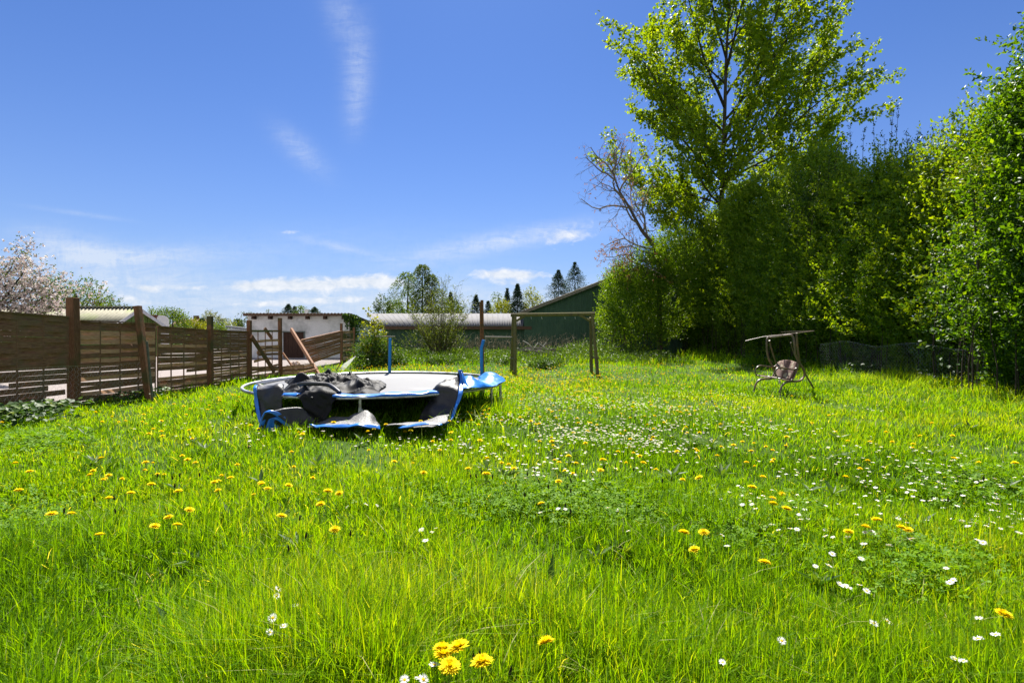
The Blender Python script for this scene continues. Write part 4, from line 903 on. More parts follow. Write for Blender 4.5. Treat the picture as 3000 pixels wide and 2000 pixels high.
bg_conifer('slim_spruce', 'slim spruce tip left of the broad dark spruce', 1486, 846, 13, 62, 380)
bg_conifer('broad_spruce', 'broad dark spruce standing left of the green gable', 1516, 834, 24, 55, 700)
bg_broad('lime_tree', 'rounded lime green tree above the eave of the green gable', 'tree', 1562, 848, 32, 56, M_YELLOW, 700, .15, seed=26, base=950)
bg_conifer('grey_spruce', 'tall grey green spruce above the slope of the green gable', 1636, 793, 42, 60, 900, roof=880)
bg_conifer('grey_spruce', 'tall spruce half hidden by brown buds above the green gable', 1684, 770, 38, 62, 900, roof=850)
# the bare walnut with brown buds
M_BUD = leaf_mat('brown_bud', [(.16, .075, .035), (.28, .15, .07), (.36, .22, .11)], .35, (1.4, 1.1, .6), .6, .2)
M_TWIG = surf_mat('pale_twig', (.14, .11, .085), (.28, .23, .18), 10, .85, .1)
def walnut():
    d = 31.5; b = P(1925, 760, d); base = Vector((b.x + .2, d, 0)); root = thing('walnut_tree', base, 'bare crooked tree with brown buds leaning out left of the hedge', 'tree'); rng = random.Random(31); polys = []; tips = []
    tr = smooth_path([base, Vector((b.x + .15, d, 2.5)), P(1925, 745, d), P(1880, 675, d), P(1845, 610, d), P(1815, 560, d), P(1795, 500, d)], 4); polys.append((tr, np.linspace(.17, .035, len(tr)), 0))
    for (px, py, az, el, ln) in ((1915, 730, 180, 25, 3.6), (1900, 705, 165, 40, 3.4), (1885, 680, 20, 60, 3.2), (1870, 655, 190, 30, 3.6), (1850, 620, 30, 55, 3.4), (1845, 610, 175, 20, 3.4), (1830, 585, 200, 35, 3.2), (1815, 560, 40, 50, 3.0), (1805, 530, 170, 30, 2.6), (1795, 500, 100, 75, 2.0), (1795, 500, 10, 50, 2.3), (1925, 745, 200, 12, 4.2), (1930, 760, 185, 2, 3.8), (1930, 765, 195, -8, 3.4), (1800, 515, 185, 55, 2.4)):
        a = R(az); e = R(el); q = P(px, py, d); grow(q, (math.cos(a) * math.cos(e), math.sin(a) * math.cos(e) * .8, math.sin(e)), ln * 1.0, .06, 3, rng, (35, 70), (5, 7), .60, .02, .26, .12, polys, tips, 1, 7, .35)
    limbs_mesh(polys, 'trunk', M_BARK, root, lambda l: l == 0); limbs_mesh(polys, 'branches', M_TWIG, root, lambda l: l > 0)
    tp = np.array([list(p) for p, q in tips]); print('walnut tips', len(tp)); k = RNG.uniform(0, 1, len(tp)) < np.clip(1.25 - (tp[:, 2] - 3) / 5.0, .10, 1) * min(1, 3600 / len(tp)) ; o = tp[k]
    lf = Leaves(); lf.add(shoots(o, rand_unit(len(o), -.3), RNG.uniform(.08, .22, len(o)), 4, .10, .5, .25, .2, -.3, .5)); lf.build('buds', M_BUD, root)
walnut()
def front_elder():
    root = thing('elder_bush', (P(1845, 0, 31).x, 31, 0), 'dark green bush between the swing frame and the hedge end', 'bush', 'shrubs of the tall hedge'); lf = Leaves()
    for (px, py, rx, rz, n, s) in ((1845, 900, 1.9, 2.5, 2600, 1), (1815, 840, .9, 1.1, 700, 2), (1875, 820, 1.6, 1.5, 1300, 3), (1895, 950, 1.8, 1.6, 1300, 4), (1925, 790, 1.5, 1.5, 1200, 6), (1975, 740, 1.4, 1.6, 1200, 7), (1960, 880, 1.6, 2.2, 1800, 8), (1785, 950, .7, 1.2, 420, 5)):
        c = P(px, py, 31.5); p, dr = ellipsoid_pts(n, (c.x, c.y, c.z), (rx, 1.6, rz), .6, .25, s, .15); lf.add(shoots(p, dr * .7 + np.array([-.1, -.1, .6]), RNG.uniform(.25, .6, len(p)), 8, .095, .58, .2))
    lf.build('foliage', M_PRIVET, root); stems_mesh([(P(1845, 0, 31).x + random.gauss(0, .6), 31.5 + random.gauss(0, .4), 0) for _ in range(14)], 'stems', M_BARK, root, 2.6, .03)
front_elder()
# shrubs on the lawn's far side
def hazel_clump():
    d = 29.0; c = P(1292, 1040, d); root = thing('flowering_shrub', (c.x, d, 0), 'airy multi stemmed shrub with tiny fresh leaves before the long barn', 'shrub'); rng = random.Random(17); mb = MB(); lf = Leaves(); O = []; D = []
    for k in range(78):
        a = rng.uniform(0, 6.28); q = rng.random() ** .7; lean = q * .78; h = rng.uniform(3.0, 4.6) * (1.10 - .45 * q)
        b = Vector((c.x + math.cos(a) * .5 * q, d + math.sin(a) * .4 * q, 0)); pts = []
        for i in range(7): t = i / 6; pts.append(b + Vector((math.cos(a) * lean * h * (t ** 1.25) * .8 + rng.gauss(0, .02), math.sin(a) * lean * h * .6 * t ** 1.25, h * t)))
        mb.tube(pts, np.linspace(.017, .004, 7), 4, caps=False)
        for m in range(13):
            t = rng.uniform(.22, 1); i = min(int(t * 6), 5); p = pts[i].lerp(pts[i + 1], t * 6 - i); dd = Vector((rng.gauss(0, 1), rng.gauss(0, 1), rng.gauss(.7, .5))).normalized(); l = rng.uniform(.2, .55)
            mb.tube([p, p + dd * l], [.005, .003], 3, caps=False); O.append(list(p)); D.append(list(dd))
    O = np.array(O); D = np.array(D); lf.add(shoots(O, D, RNG.uniform(.25, .6, len(O)), 8, .062, .65, .25, 0, .1, .6))
    p, dr = ellipsoid_pts(750, (c.x - .1, d, .8), (1.7, .8, .8), .75, .3, 33, .05); lf.add(shoots(p, dr + np.array([0, 0, .6]), RNG.uniform(.2, .5, len(p)), 8, .062, .35, .22))
    mb.build('stems', M_BARK, root); lf.build('foliage', M_YELLOWISH, root)
hazel_clump()
def maple():
    d = 22.0; root = thing('maple_sapling', (P(1095, 0, d).x, d, 0), 'young maple with backlit yellow green leaves by the shed corner', 'sapling'); rng = random.Random(5); mb = MB(); O = []; D = []
    for (px, py) in ((1078, 912), (1068, 950), (1110, 940), (1062, 985), (1098, 935), (1120, 950), (1128, 975), (1060, 1010), (1140, 1000), (1090, 965), (1105, 990), (1150, 1035), (1075, 1015), (1130, 1020), (1085, 1000)):
        t = P(px, py, d + rng.uniform(-.4, .4)); b = Vector((P(1095, 0, d).x + rng.uniform(-.25, .25), d + rng.uniform(-.2, .2), 0)); pts = smooth_path([b, b.lerp(t, .5) + Vector((rng.gauss(0, .05), 0, .1)), t], 4); mb.tube(pts, np.linspace(.016, .004, len(pts)), 4, caps=False)
        for q in pts[2:]:
            for _ in range(5): O.append(list(q)); D.append([rng.gauss(0, .8), rng.gauss(0, .8), rng.gauss(.2, .5)])
    O = np.array(O); D = np.array(D); lf = Leaves(); lf.add(shoots(O, D, RNG.uniform(.10, .28, len(O)), 3, .10, .6, .2, .1, -.2, .9))
    lf.build('foliage', M_YELLOW, root); mb.build('stems', M_BARK, root)
    r2 = thing('bramble_bush', (P(1100, 0, 21.6).x, 21.6, 0), 'dense green bramble bush around the foot of the young maple', 'bush'); lf = Leaves(); c = P(1108, 1050, 21.4)
    p, dr = ellipsoid_pts(1900, (c.x, c.y, .55), (.85, .6, .62), .7, .3, 44, .03); lf.add(shoots(p, dr + np.array([0, 0, .4]), RNG.uniform(.12, .3, len(p)), 6, .06, .5, .25)); lf.build('foliage', M_HAZEL, r2)
    stems_mesh([(c.x + rng.gauss(0, .3), c.y + rng.gauss(0, .2), 0) for _ in range(14)], 'stems', M_BARK, r2, .9, .008)
maple()

# rank growth at the end of the lawn
def undergrowth():
    lf = Leaves(); n = 5200; y = RNG.uniform(23.4, 31, n); x = RNG.uniform(-6.6, 8.2, n)
    hh = .12 + .30 * np.clip((y - 23.4) / 4, 0, 1) * (1 + .5 * vnoise(np.stack([x, y, 0 * x], -1), .8, 3, 3)) + .50 * np.exp(-((x - 4.6) / 1.9) ** 2) * np.clip((y - 25.5) / 2, 0, 1)
    k = RNG.uniform(0, 1, n) < .85; o = np.stack([x, y, .02 + 0 * x], -1)[k]; h = np.maximum(hh[k], .06)
    lf.add(shoots(o, np.stack([RNG.normal(0, .25, len(o)), RNG.normal(0, .25, len(o)), np.ones(len(o))], -1), h * RNG.uniform(.7, 1.25, len(o)), 8, .085, .5, .25, 0, .1, .6))
    # dock and nettle tufts along the front of the bank
    for (px, py, w, nn) in ((1290, 1068, 60, 520), (1170, 1072, 30, 160), (1590, 1078, 45, 340), (1625, 1072, 30, 220), (1480, 1068, 25, 130), (1345, 1062, 40, 200), (1075, 1078, 40, 260), (1880, 1052, 50, 400), (1800, 1035, 60, 420)):
        c = G(px, py); xx = RNG.normal(c.x, w * c.y / FP * .5, nn); yy = RNG.normal(c.y, .35, nn); o = np.stack([xx, yy, .02 + 0 * xx], -1)
        lf.add(shoots(o, np.stack([RNG.normal(0, .4, nn), RNG.normal(0, .4, nn), np.ones(nn)], -1), RNG.uniform(.18, .45, nn), 7, .075, .35, .2, 0, .1, .55))
    o = lf.build('undergrowth', leaf_mat('nettle_leaf', [(.030, .075, .010), (.065, .130, .012), (.13, .20, .02)], .42, (1.5, 1.35, .35), .45, .35)); tag(o, 'rank nettles and brambles along the far end of the lawn', 'undergrowth', kind='stuff')
    # ivy-like low leaves at the foot of the left fence and the hedge
    lf = Leaves(); n = 420; y = RNG.uniform(8.0, 11.6, n); x = fence_x(y) + .05 + np.abs(RNG.normal(0, .22, n)); c = np.stack([x, y, RNG.uniform(.05, .26, n)], -1); k = vnoise(c, 1.2, 9, 2) > -.1
    lf.add(scatter(c[k], np.tile([.2, -.2, 1.], (k.sum(), 1)), RNG.uniform(.05, .11, k.sum()), np.clip(RNG.normal(.4, .2, k.sum()), 0, 1), .85, .5))
    n = 420; c = np.stack([RNG.normal(-7.9, .35, n), RNG.normal(8.35, .28, n), RNG.uniform(.08, .34, n)], -1); lf.add(scatter(c, np.tile([.2, -.2, 1.], (n, 1)), RNG.uniform(.06, .12, n), np.clip(RNG.normal(.45, .2, n), 0, 1), .9, .5))
    n = 1500; y = RNG.uniform(8, 30, n); x = hedge_x(y) - RNG.uniform(-.5, .75, n); c = np.stack([x, y, RNG.uniform(.08, .42, n)], -1); k = vnoise(c, 1.0, 19, 2) > -.05
    lf.add(scatter(c[k], np.tile([-.2, -.3, 1.], (k.sum(), 1)), RNG.uniform(.06, .13, k.sum()), np.clip(RNG.normal(.25, .2, k.sum()), 0, 1), .8, .6))
    for k in range(70):      # dandelion and dock rosettes in the lawn
        d0 = RNG.uniform(2.4, 7.5); c0 = np.array([RNG.uniform(-1, 1) * d0, d0, .05]); m = RNG.integers(5, 10); a = np.arange(m) / m * 6.283 + RNG.uniform(0, 6); e = RNG.uniform(.3, .95, m); ln = RNG.uniform(.09, .19, m)
        c0[2] += float(ground_z(c0[0], c0[1])); ax = np.stack([np.cos(a) * np.cos(e), np.sin(a) * np.cos(e), np.sin(e)], -1); nr = unit(np.stack([-np.cos(a) * np.sin(e), -np.sin(a) * np.sin(e), np.cos(e)], -1))
        lf.add(leaf_quads(c0 + ax * (ln * .5)[:, None], ax, nr, ln, ln * .26, np.clip(RNG.normal(.55, .15, m), 0, 1), .2))
    o = lf.build('weeds', M_HAZEL); tag(o, 'broad leaved weeds creeping along fence foot and hedge foot', 'weeds', kind='stuff')
    mb = MB(); rr = random.Random(2)
    for k in range(330):
        x = rr.uniform(-6.4, 5.0); y = rr.uniform(29.5, 34.5); h = rr.uniform(.5, 1.35); l = Vector((rr.gauss(0, .28), rr.gauss(0, .15), 0)); a = Vector((x, y, 0)); pts = [a, a + l * .4 + Vector((0, 0, h * .55)), a + l + Vector((0, 0, h))]
        mb.tube(pts, [.011, .008, .003], 3, caps=False)
        for _ in range(3): q = pts[1].lerp(pts[2], rr.random()); mb.tube([q, q + Vector((rr.gauss(0, .14), rr.gauss(0, .1), rr.uniform(.05, .25)))], [.005, .002], 3, caps=False)
    o = mb.build('dry_stems', surf_mat('dry_stem', (.22, .16, .10), (.40, .31, .20), 8)); tag(o, 'dead brown weed stems standing before the green barn walls', 'dry stems', kind='stuff')
undergrowth()
def branch_pile():
    c = P(1590, 1040, 27.5); root = thing('branch_pile', (c.x, c.y, 0), 'heap of grey dead branches between the swing legs and nettles', 'branch pile'); rr = random.Random(6)
    for k in range(60):
        a = rr.gauss(0, .38); l = rr.uniform(.7, 1.8); q = Vector((c.x + rr.gauss(-.1, .38), c.y + rr.gauss(0, .4), rr.uniform(.05, .62) )); v = Vector((math.cos(a), rr.gauss(0, .35), rr.gauss(0, .16))) * l / 2
        mb = MB(); m = q + Vector((0, 0, rr.uniform(-.03, .05))); mb.tube([q - v, m, q + v], [.022 * rr.uniform(.5, 1.3), .017, .009], 5); mb.build('branch', M_GREYW if rr.random() < .7 else M_BARK, root)
    for (a, b, r) in (((1532, 998), (1548, 1006), .02), ((1546, 1004), (1564, 1022), .02), ((1563, 1021), (1576, 1004), .022), ((1580, 1005), (1602, 1022), .022), ((1600, 1020), (1623, 1034), .02), ((1592, 1012), (1600, 1003), .02), ((1575, 1024), (1605, 1033), .016)):
        mb = MB(); mb.tube([P(*a, 26.9), P(*b, 26.8)], r, 6); mb.build('branch', M_POLE, root)
branch_pile()
# ------------------------------------------------------------------ trampoline
M_MAT = surf_mat('woven_jump_mat', (.105, .105, .105), (.14, .14, .138), 60, .5, .4, c3=(.17, .17, .17), scale2=1.2)
M_BLUE = surf_mat('blue_vinyl', (.012, .13, .52), (.025, .20, .68), 6, .32, .5, bump=.35, scale2=2)
M_BLACKV = surf_mat('black_vinyl', (.009, .009, .011), (.022, .022, .025), 14, .46, .5, bump=.4)
M_GLAREV = surf_mat('glare_painted_vinyl', (.045, .045, .048), (.22, .22, .22), 45, .5, .4, bump=.5, c3=(.07, .07, .072), scale2=3)  # black vinyl with its sun glare painted in as pale grey speckle
M_NET = surf_mat('black_net_cloth', (.003, .003, .0035), (.010, .0098, .0095), 90, .6, .2, bump=.25)
M_BPOLE = surf_mat('blue_foam_sleeve', (.010, .15, .42), (.02, .20, .52), 5, .6, .3)
M_SPRING = surf_mat('spring_steel', (.34, .35, .36), (.58, .59, .60), 50, .35, .5, metal=.8)
M_TUBE = surf_mat('black_foam_tube', (.018, .019, .021), (.03, .031, .034), 8, .35, .5)
TZ = .585
tc_ = Vector((TR_C[0], TR_C[1], 0))
def rim(a, r=TR_R, z=TZ): return Vector((TR_C[0] + r * math.cos(a), TR_C[1] + r * math.sin(a), z))
def ang_of(px, near=True):
    "rim angle seen at photograph column px on the near or far side"
    best = None
    for k in range(1440):
        a = 2 * math.pi * k / 1440; q = rim(a); u = 1500 + FP * q.x / q.y; isnear = (q.y - TR_C[1]) < 0
        if isnear == near and (best is None or abs(u - px) < best[0]): best = (abs(u - px), a)
    return best[1]
def trampoline():
    root = thing('trampoline', tc_, 'large round trampoline with grey mat, steel rim and half torn off blue padding', 'trampoline')
    mb = MB(); mb.tube([rim(2 * math.pi * k / 96) for k in range(96)], .025, 10, closed=True); mb.build('rim', M_STEEL, root)
    rm = TR_R - .24; n = 96
    v = [(TR_C[0], TR_C[1], TZ - .035)]; f = []
    for j in range(1, 9):
        for k in range(n): a = 2 * math.pi * k / n; rr = rm * j / 8; v.append((TR_C[0] + rr * math.cos(a), TR_C[1] + rr * math.sin(a), TZ - .005 - .03 * (1 - (j / 8) ** 2)))
    t = [(0, 1 + k, 1 + (k + 1) % n) for k in range(n)]; q = [(1 + (j - 1) * n + k, 1 + j * n + k, 1 + j * n + (k + 1) % n, 1 + (j - 1) * n + (k + 1) % n) for j in range(1, 8) for k in range(n)]
    o = link('mat', np_mesh('mat', v, tris=t, quads=q, smooth=True), M_MAT, root); m = o.modifiers.new('t', 'SOLIDIFY'); m.thickness = .006
    mb = MB(); mb.tube([rim(2 * math.pi * k / 96, rm - .01, TZ - .004) for k in range(96)], .012, 5, closed=True); mb.build('mat_hem', M_BLACKV, root)
    a0 = ang_of(742, True); a1 = ang_of(900, False)            # bare springs along the left end
    lo, hi = sorted((a0, a1)); lo, hi = (hi, lo + 2 * math.pi) if hi - lo > math.pi else (lo, hi)
    proto = None; ns = 40
    for k in range(ns):
        a = lo + (hi - lo) * k / (ns - 1); mb = MB(); p0 = rim(a, TR_R - .02, TZ - .002); p1 = rim(a, rm + .03, TZ - .006)
        mb.tube([p0, p0.lerp(p1, .12), p0.lerp(p1, .13), p0.lerp(p1, .82), p0.lerp(p1, .83), p1], [.004, .004, .013, .013, .004, .004], 6); mb.build('spring', M_SPRING, root)
        mb = MB(); b = rim(a, rm + .03, TZ - .004); c = rim(a, rm - .03, TZ - .002); mb.beam(b, c, .022, .012)
        mb.build('spring_loop', M_BLACKV, root)
    def leg(az, lean=.16, name='leg'):
        mb = MB(); top = rim(az, TR_R, TZ - .01); tang = Vector((-math.sin(az), math.cos(az), 0)); foot = Vector((top.x, top.y, .14))
        foot2 = foot + tang * lean + Vector((math.cos(az), math.sin(az), 0)) * .03
        mb.tube([top, foot], .021, 8); mid = top.lerp(foot, .35); mb.tube([mid + tang * .035, foot2 + Vector((0, 0, .02))], .017, 8); mb.tube([foot, foot2], .02, 8); mb.tube([top.lerp(foot, .30), top.lerp(foot, .42)], .027, 8)
        mb.build(name, M_STEEL, root)
    for px, near, ln in ((714, False, -.30), (1056, True, -.22), (1440, True, .28), (1466, True, .10), (815, True, .2), (1416, False, .2), (1180, False, .2), (880, False, .2)): leg(ang_of(px, near), ln)
    # blue padding still lying on the front of the rim
    def pad(a0, a1, name, seed, win=.34, z=.03, n=40, droop=.012, lump=.011):
        rows = []
        for r_, dz in ((TR_R + .022, .012), (TR_R + .018, .03), (TR_R - .05, z + .012), (TR_R - win * .6, z), (TR_R - win, .0)):
            rows.append([rim(a0 + (a1 - a0) * k / n, r_ + .010 * math.sin(k * .41 + seed) + .006 * math.sin(k * .97), TZ + dz + lump * .5 * math.sin(k * .33 + seed * 2) + lump * .4 * math.sin(k * .71 + r_ * 9)) for k in range(n + 1)])
        return sheet(name, rows, M_BLUE, 2, seed, lump, .012, root, 2.6)
    pad(ang_of(824, True), ang_of(872, True), 'edge_pad', 3, .30, n=8); pad(ang_of(972, True), ang_of(1285, True), 'edge_pad', 7, .33, n=40)
    # two net poles in blue foam at the back
    for (px, py, d, hh) in ((1143, 990, 11.35, 0), (1412, 995, 10.6, 1)):
        t = P(px, py, d); b = Vector((P(px - 3 * (1 - hh), 0, d).x, d, .1)); mb = MB()
        pts = [b, b.lerp(t, .93), t] if not hh else [b, b.lerp(t, .86) + Vector((-.01, 0, 0)), t + Vector((.025, 0, -.04)), t + Vector((.035, 0, 0))]
        mb.tube(pts, .034, 10); mb.build('net_pole', M_BPOLE, root)
    return root
tramp = trampoline()

def safety_pad():
    root = thing('torn_pad', P(1000, 1240, 6.8), 'torn ring of blue edged black padding draped over the trampoline rim onto grass', 'padding')
    def row(pts, d): return [P(x, y, (d[i] if isinstance(d, (list, tuple)) else d)) for i, (x, y) in enumerate(pts)]
    a = ang_of(790, True); dn = rim(a).y
    # left flap hanging over the rim
    sheet('hanging_flap', [row([(752, 1126), (785, 1124), (832, 1124)], [dn + .22, dn + .16, dn + .1]), row([(750, 1138), (787, 1137), (830, 1140)], [dn - .02, dn - .07, dn - .1]), row([(753, 1172), (790, 1180), (828, 1180)], [dn - .06, dn - .12, dn - .14]),
                           row([(758, 1205), (795, 1212), (826, 1206)], dn - .15), row([(770, 1250), (800, 1250), (830, 1240)], dn - .22)], M_BLACKV, 6, 2, .04, .012, root, 4)
    sheet('blue_edge', [row([(746, 1127), (753, 1125)], dn + .16), row([(743, 1140), (752, 1138)], dn - .04), row([(744, 1175), (754, 1172)], dn - .09), row([(750, 1205), (760, 1204)], dn - .17), row([(758, 1236), (768, 1240)], dn - .24)], M_BLUE, 5, 4, .025, .014, root, 5)
    # folded roll on the grass
    d0 = 6.6; V = []
    prof = [(-.145, .0), (-.135, .09), (-.10, .185), (-.04, .225), (.05, .20), (.13, .11), (.19, .03), (.21, -.02)]
    A = P(797, 1250, d0); B = P(893, 1222, d0 + .25); ax = (B - A).normalized(); sd = Vector((.80, .38, 0)).normalized(); A.z = .21; B.z = .25
    def ring(c, s, th=0.0): return [c + sd * x * s + Vector((0, 0, 1)) * z * s + ax * (.02 * math.sin(i * 1.3 + th)) for i, (x, z) in enumerate(prof)]
    rows = [ring(A.lerp(B, t), sc, t * 5) for t, sc in ((0, 1.08), (.2, 1.1), (.45, 1.12), (.7, 1.1), (.88, 1.0), (1.0, .8), (1.12, .5))]
    sheet('folded_roll', rows, M_BLACKV, 4, 6, .014, .02, root, 4)
    sheet('blue_edge', [ring(A - ax * .015, 1.10), ring(A + ax * .05, 1.13)], M_BLUE, 4, 9, .015, .014, root, 5)
    inner = [[p + ax * .03 + Vector((0, 0, -.035)) for p in ring(A, .86)], [p + ax * .22 + Vector((0, 0, -.03)) for p in ring(A, .84)]]
    sheet('blue_lining', inner, M_BLUE, 4, 3, .008, .004, root, 4)
    # strip lying on the grass with a raised peak
    d = 6.5
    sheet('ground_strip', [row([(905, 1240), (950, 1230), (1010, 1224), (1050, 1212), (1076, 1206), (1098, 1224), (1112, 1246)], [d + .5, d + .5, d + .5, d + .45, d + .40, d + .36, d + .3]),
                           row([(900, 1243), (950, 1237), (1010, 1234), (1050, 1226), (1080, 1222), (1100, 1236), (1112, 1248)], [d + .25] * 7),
                           row([(902, 1246), (950, 1244), (1010, 1243), (1050, 1243), (1082, 1246), (1100, 1250), (1112, 1255)], d)], M_GLAREV, 4, 11, .035, .010, root, 3.4)
    sheet('blue_edge', [row([(905, 1242), (955, 1240), (1012, 1240), (1052, 1240), (1082, 1243), (1112, 1251)], d - .01), row([(930, 1247), (955, 1247), (1012, 1247), (1052, 1249), (1082, 1253), (1114, 1258)], d - .05)], M_BLUE, 4, 13, .035, .012, root, 3.4)
    sheet('ground_strip', [row([(1140, 1242), (1175, 1234), (1225, 1228), (1275, 1222), (1312, 1215)], [d + .5, d + .55, d + .6, d + .65, d + .65]), row([(1132, 1247), (1172, 1240), (1225, 1237), (1275, 1232), (1310, 1226)], d + .25), row([(1135, 1252), (1172, 1247), (1225, 1243), (1275, 1239), (1302, 1236)], d)], M_GLAREV, 4, 15, .03, .010, root, 3.4)
    sheet('blue_edge', [row([(1165, 1249), (1200, 1244), (1240, 1239), (1290, 1235)], d - .01), row([(1172, 1253), (1205, 1250), (1245, 1244), (1296, 1239)], d - .05)], M_BLUE, 4, 17, .035, .012, root, 3.4)
    # right flap standing up over the rim
    a = ang_of(1300, True); dn = rim(a).y
    L = [(1352, 1084), (1349, 1100), (1348, 1118), (1345, 1142), (1340, 1172), (1326, 1205), (1306, 1236)]; Ls = [(1344, 1088), (1325, 1102), (1305, 1118), (1292, 1133), (1285, 1170), (1270, 1205), (1245, 1236)]; Li = [(1335, 1092), (1305, 1112), (1284, 1128), (1264, 1144), (1253, 1172), (1232, 1212), (1205, 1240)]
    ds = [dn + .28, dn + .24, dn + .16, dn - .05, dn - .12, dn - .25, dn - .42]
    sheet('hanging_flap', [[P(*Li[k], ds[k] + .06), P(*Ls[k], ds[k] + (-.02)), P(*L[k], ds[k])] for k in range(7)], M_BLACKV, 6, 21, .045, .012, root, 4.2)
    E = [(1351, 1082), (1356, 1100), (1356, 1122), (1353, 1148), (1346, 1178), (1330, 1210), (1309, 1238)]
    sheet('blue_edge', [[P(x - 9, y + 2, ds[k] - .015), P(x + 2, y, ds[k] - .02)] for k, (x, y) in enumerate(E)], M_BLUE, 5, 23, .03, .014, root, 6)
    # crumpled blue part on the right end of the rim
    sheet('blue_crumple', [row([(1352, 1084), (1362, 1098), (1368, 1124)], [dn + .3, dn + .35, dn + .3]), row([(1354, 1092), (1366, 1112), (1372, 1126)], [dn + .2] * 3), row([(1354, 1118), (1364, 1124), (1374, 1128)], [dn + .1] * 3)], M_BLUE, 4, 27, .012, .006, root, 5)
    rows = []
    a0, a1 = ang_of(1356, True), ang_of(1466, True); a2 = a1 + .42
    H = [.02, .06, .20, .12, .03, .02, .03, .12, .20, .10, .03, .02]
    for r_, s in ((TR_R + .05, -.01), (TR_R + .02, .35), (TR_R - .10, .9), (TR_R - .24, 1.0), (TR_R - .38, .2)):
        rows.append([rim(a0 + (a2 - a0) * k / 11, r_ + .02 * math.sin(k * 2.1), TZ + .03 + H[k] * s * .8) for k in range(12)])
    sheet('blue_crumple', rows, M_BLUE, 4, 29, .030, .008, root, 5)
    return root
safety_pad()

def safety_net():
    root = thing('safety_net', P(980, 1120, 8.6), 'crumpled black safety net heaped on the trampoline mat and spilling over its front', 'safety net')
    def heap(outline, dz, name, seed, nu, nv, zmax, parent=root):
        "lumpy folded cloth over an outline given by photograph columns and depths"
        (px0, px1, d0, d1) = outline; u = np.linspace(0, 1, nu); w = np.linspace(0, 1, nv); U, W = np.meshgrid(u, w, indexing='ij')
        px = px0 + (px1 - px0) * U + 10 * np.sin(W * 7 + seed) * (np.abs(U - .5) * 2); d = d0 + (d1 - d0) * W + .16 * np.sin(U * 9 + seed) + .1 * np.sin(U * 21)
        X = (px - 1500) / FP * d; Y = d; p = np.stack([X.ravel(), Y.ravel(), 0 * X.ravel()], -1)
        pw = p + .14 * np.stack([vnoise(p, 2.5, seed + 1, 2), vnoise(p, 2.5, seed + 2, 2), 0 * p[:, 0]], -1)
        st = pw * np.array([.6, 1.7, 1])
        fold = lambda a: (1 - np.abs(a)) ** 3 * 1.6 - .6
        st2 = pw * np.array([1.3, 1.1, 1]); rid = fold(vnoise(st, 4.2, seed + 3, 2)); rid2 = fold(vnoise(st2, 5.5, seed + 4, 2))
        edge = np.clip(np.minimum(np.minimum(U, 1 - U) * 5.5, np.minimum(W, 1 - W) * 3.0), 0, 1).ravel() ** .6
        prof = np.interp(U.ravel(), [0, .12, .35, .6, .8, 1], [.5, .9, 1, .85, .8, .45])
        z = TZ + dz + zmax * edge * prof * np.clip(.42 + .28 * np.clip(rid, -1, 1) + .09 * np.clip(rid2, -1, 1) + .2 * vnoise(p, 1.7, seed + 9, 2), .05, 1.2)
        zz = z.reshape(nu, nv)
        for _ in range(2): zz[1:-1, 1:-1] = (zz[1:-1, 1:-1] * 2 + zz[:-2, 1:-1] + zz[2:, 1:-1] + zz[1:-1, :-2] + zz[1:-1, 2:]) / 6
        v = np.stack([X.ravel(), Y.ravel(), zz.ravel()], -1); i, j = np.meshgrid(np.arange(nu - 1), np.arange(nv - 1), indexing='ij'); b = (i * nv + j).ravel()
        o = link(name, np_mesh(name, v, quads=np.stack([b, b + nv, b + nv + 1, b + 1], -1), smooth=True), M_NET, parent); m = o.modifiers.new('t', 'SOLIDIFY'); m.thickness = .006; return o
    heap((838, 1122, 7.3, 9.4), .0, 'net_heap', 3, 170, 90, .42)
    heap((830, 985, 7.12, 8.0), .015, 'net_fold', 12, 110, 50, .17)
    dn = rim(ang_of(935, True)).y
    def row(pts, d): return [P(x, y, d) for x, y in pts]
    sheet('net_drape', [row([(868, 1148), (900, 1140), (930, 1137), (960, 1140), (990, 1146)], dn + .25), row([(872, 1160), (905, 1153), (935, 1149), (962, 1150), (987, 1154)], dn - .02), row([(884, 1176), (908, 1176), (935, 1174), (960, 1172), (980, 1168)], dn - .09),
                        row([(893, 1200), (915, 1203), (938, 1203), (958, 1198), (970, 1188)], dn - .12), row([(898, 1228), (918, 1234), (938, 1236), (955, 1226), (963, 1208)], dn - .14)], M_NET, 7, 33, .05, .006, root, 5)
    mb = MB(); d = 7.25; pts = smooth_path([P(874, 1129, d), P(880, 1125, d), P(920, 1124, d), P(958, 1126, d + .02), P(978, 1136, d - .08), P(995, 1150, d - .2)], 5); mb.tube(pts, .030, 10); mb.build('foam_tube', M_TUBE, root)
safety_net()

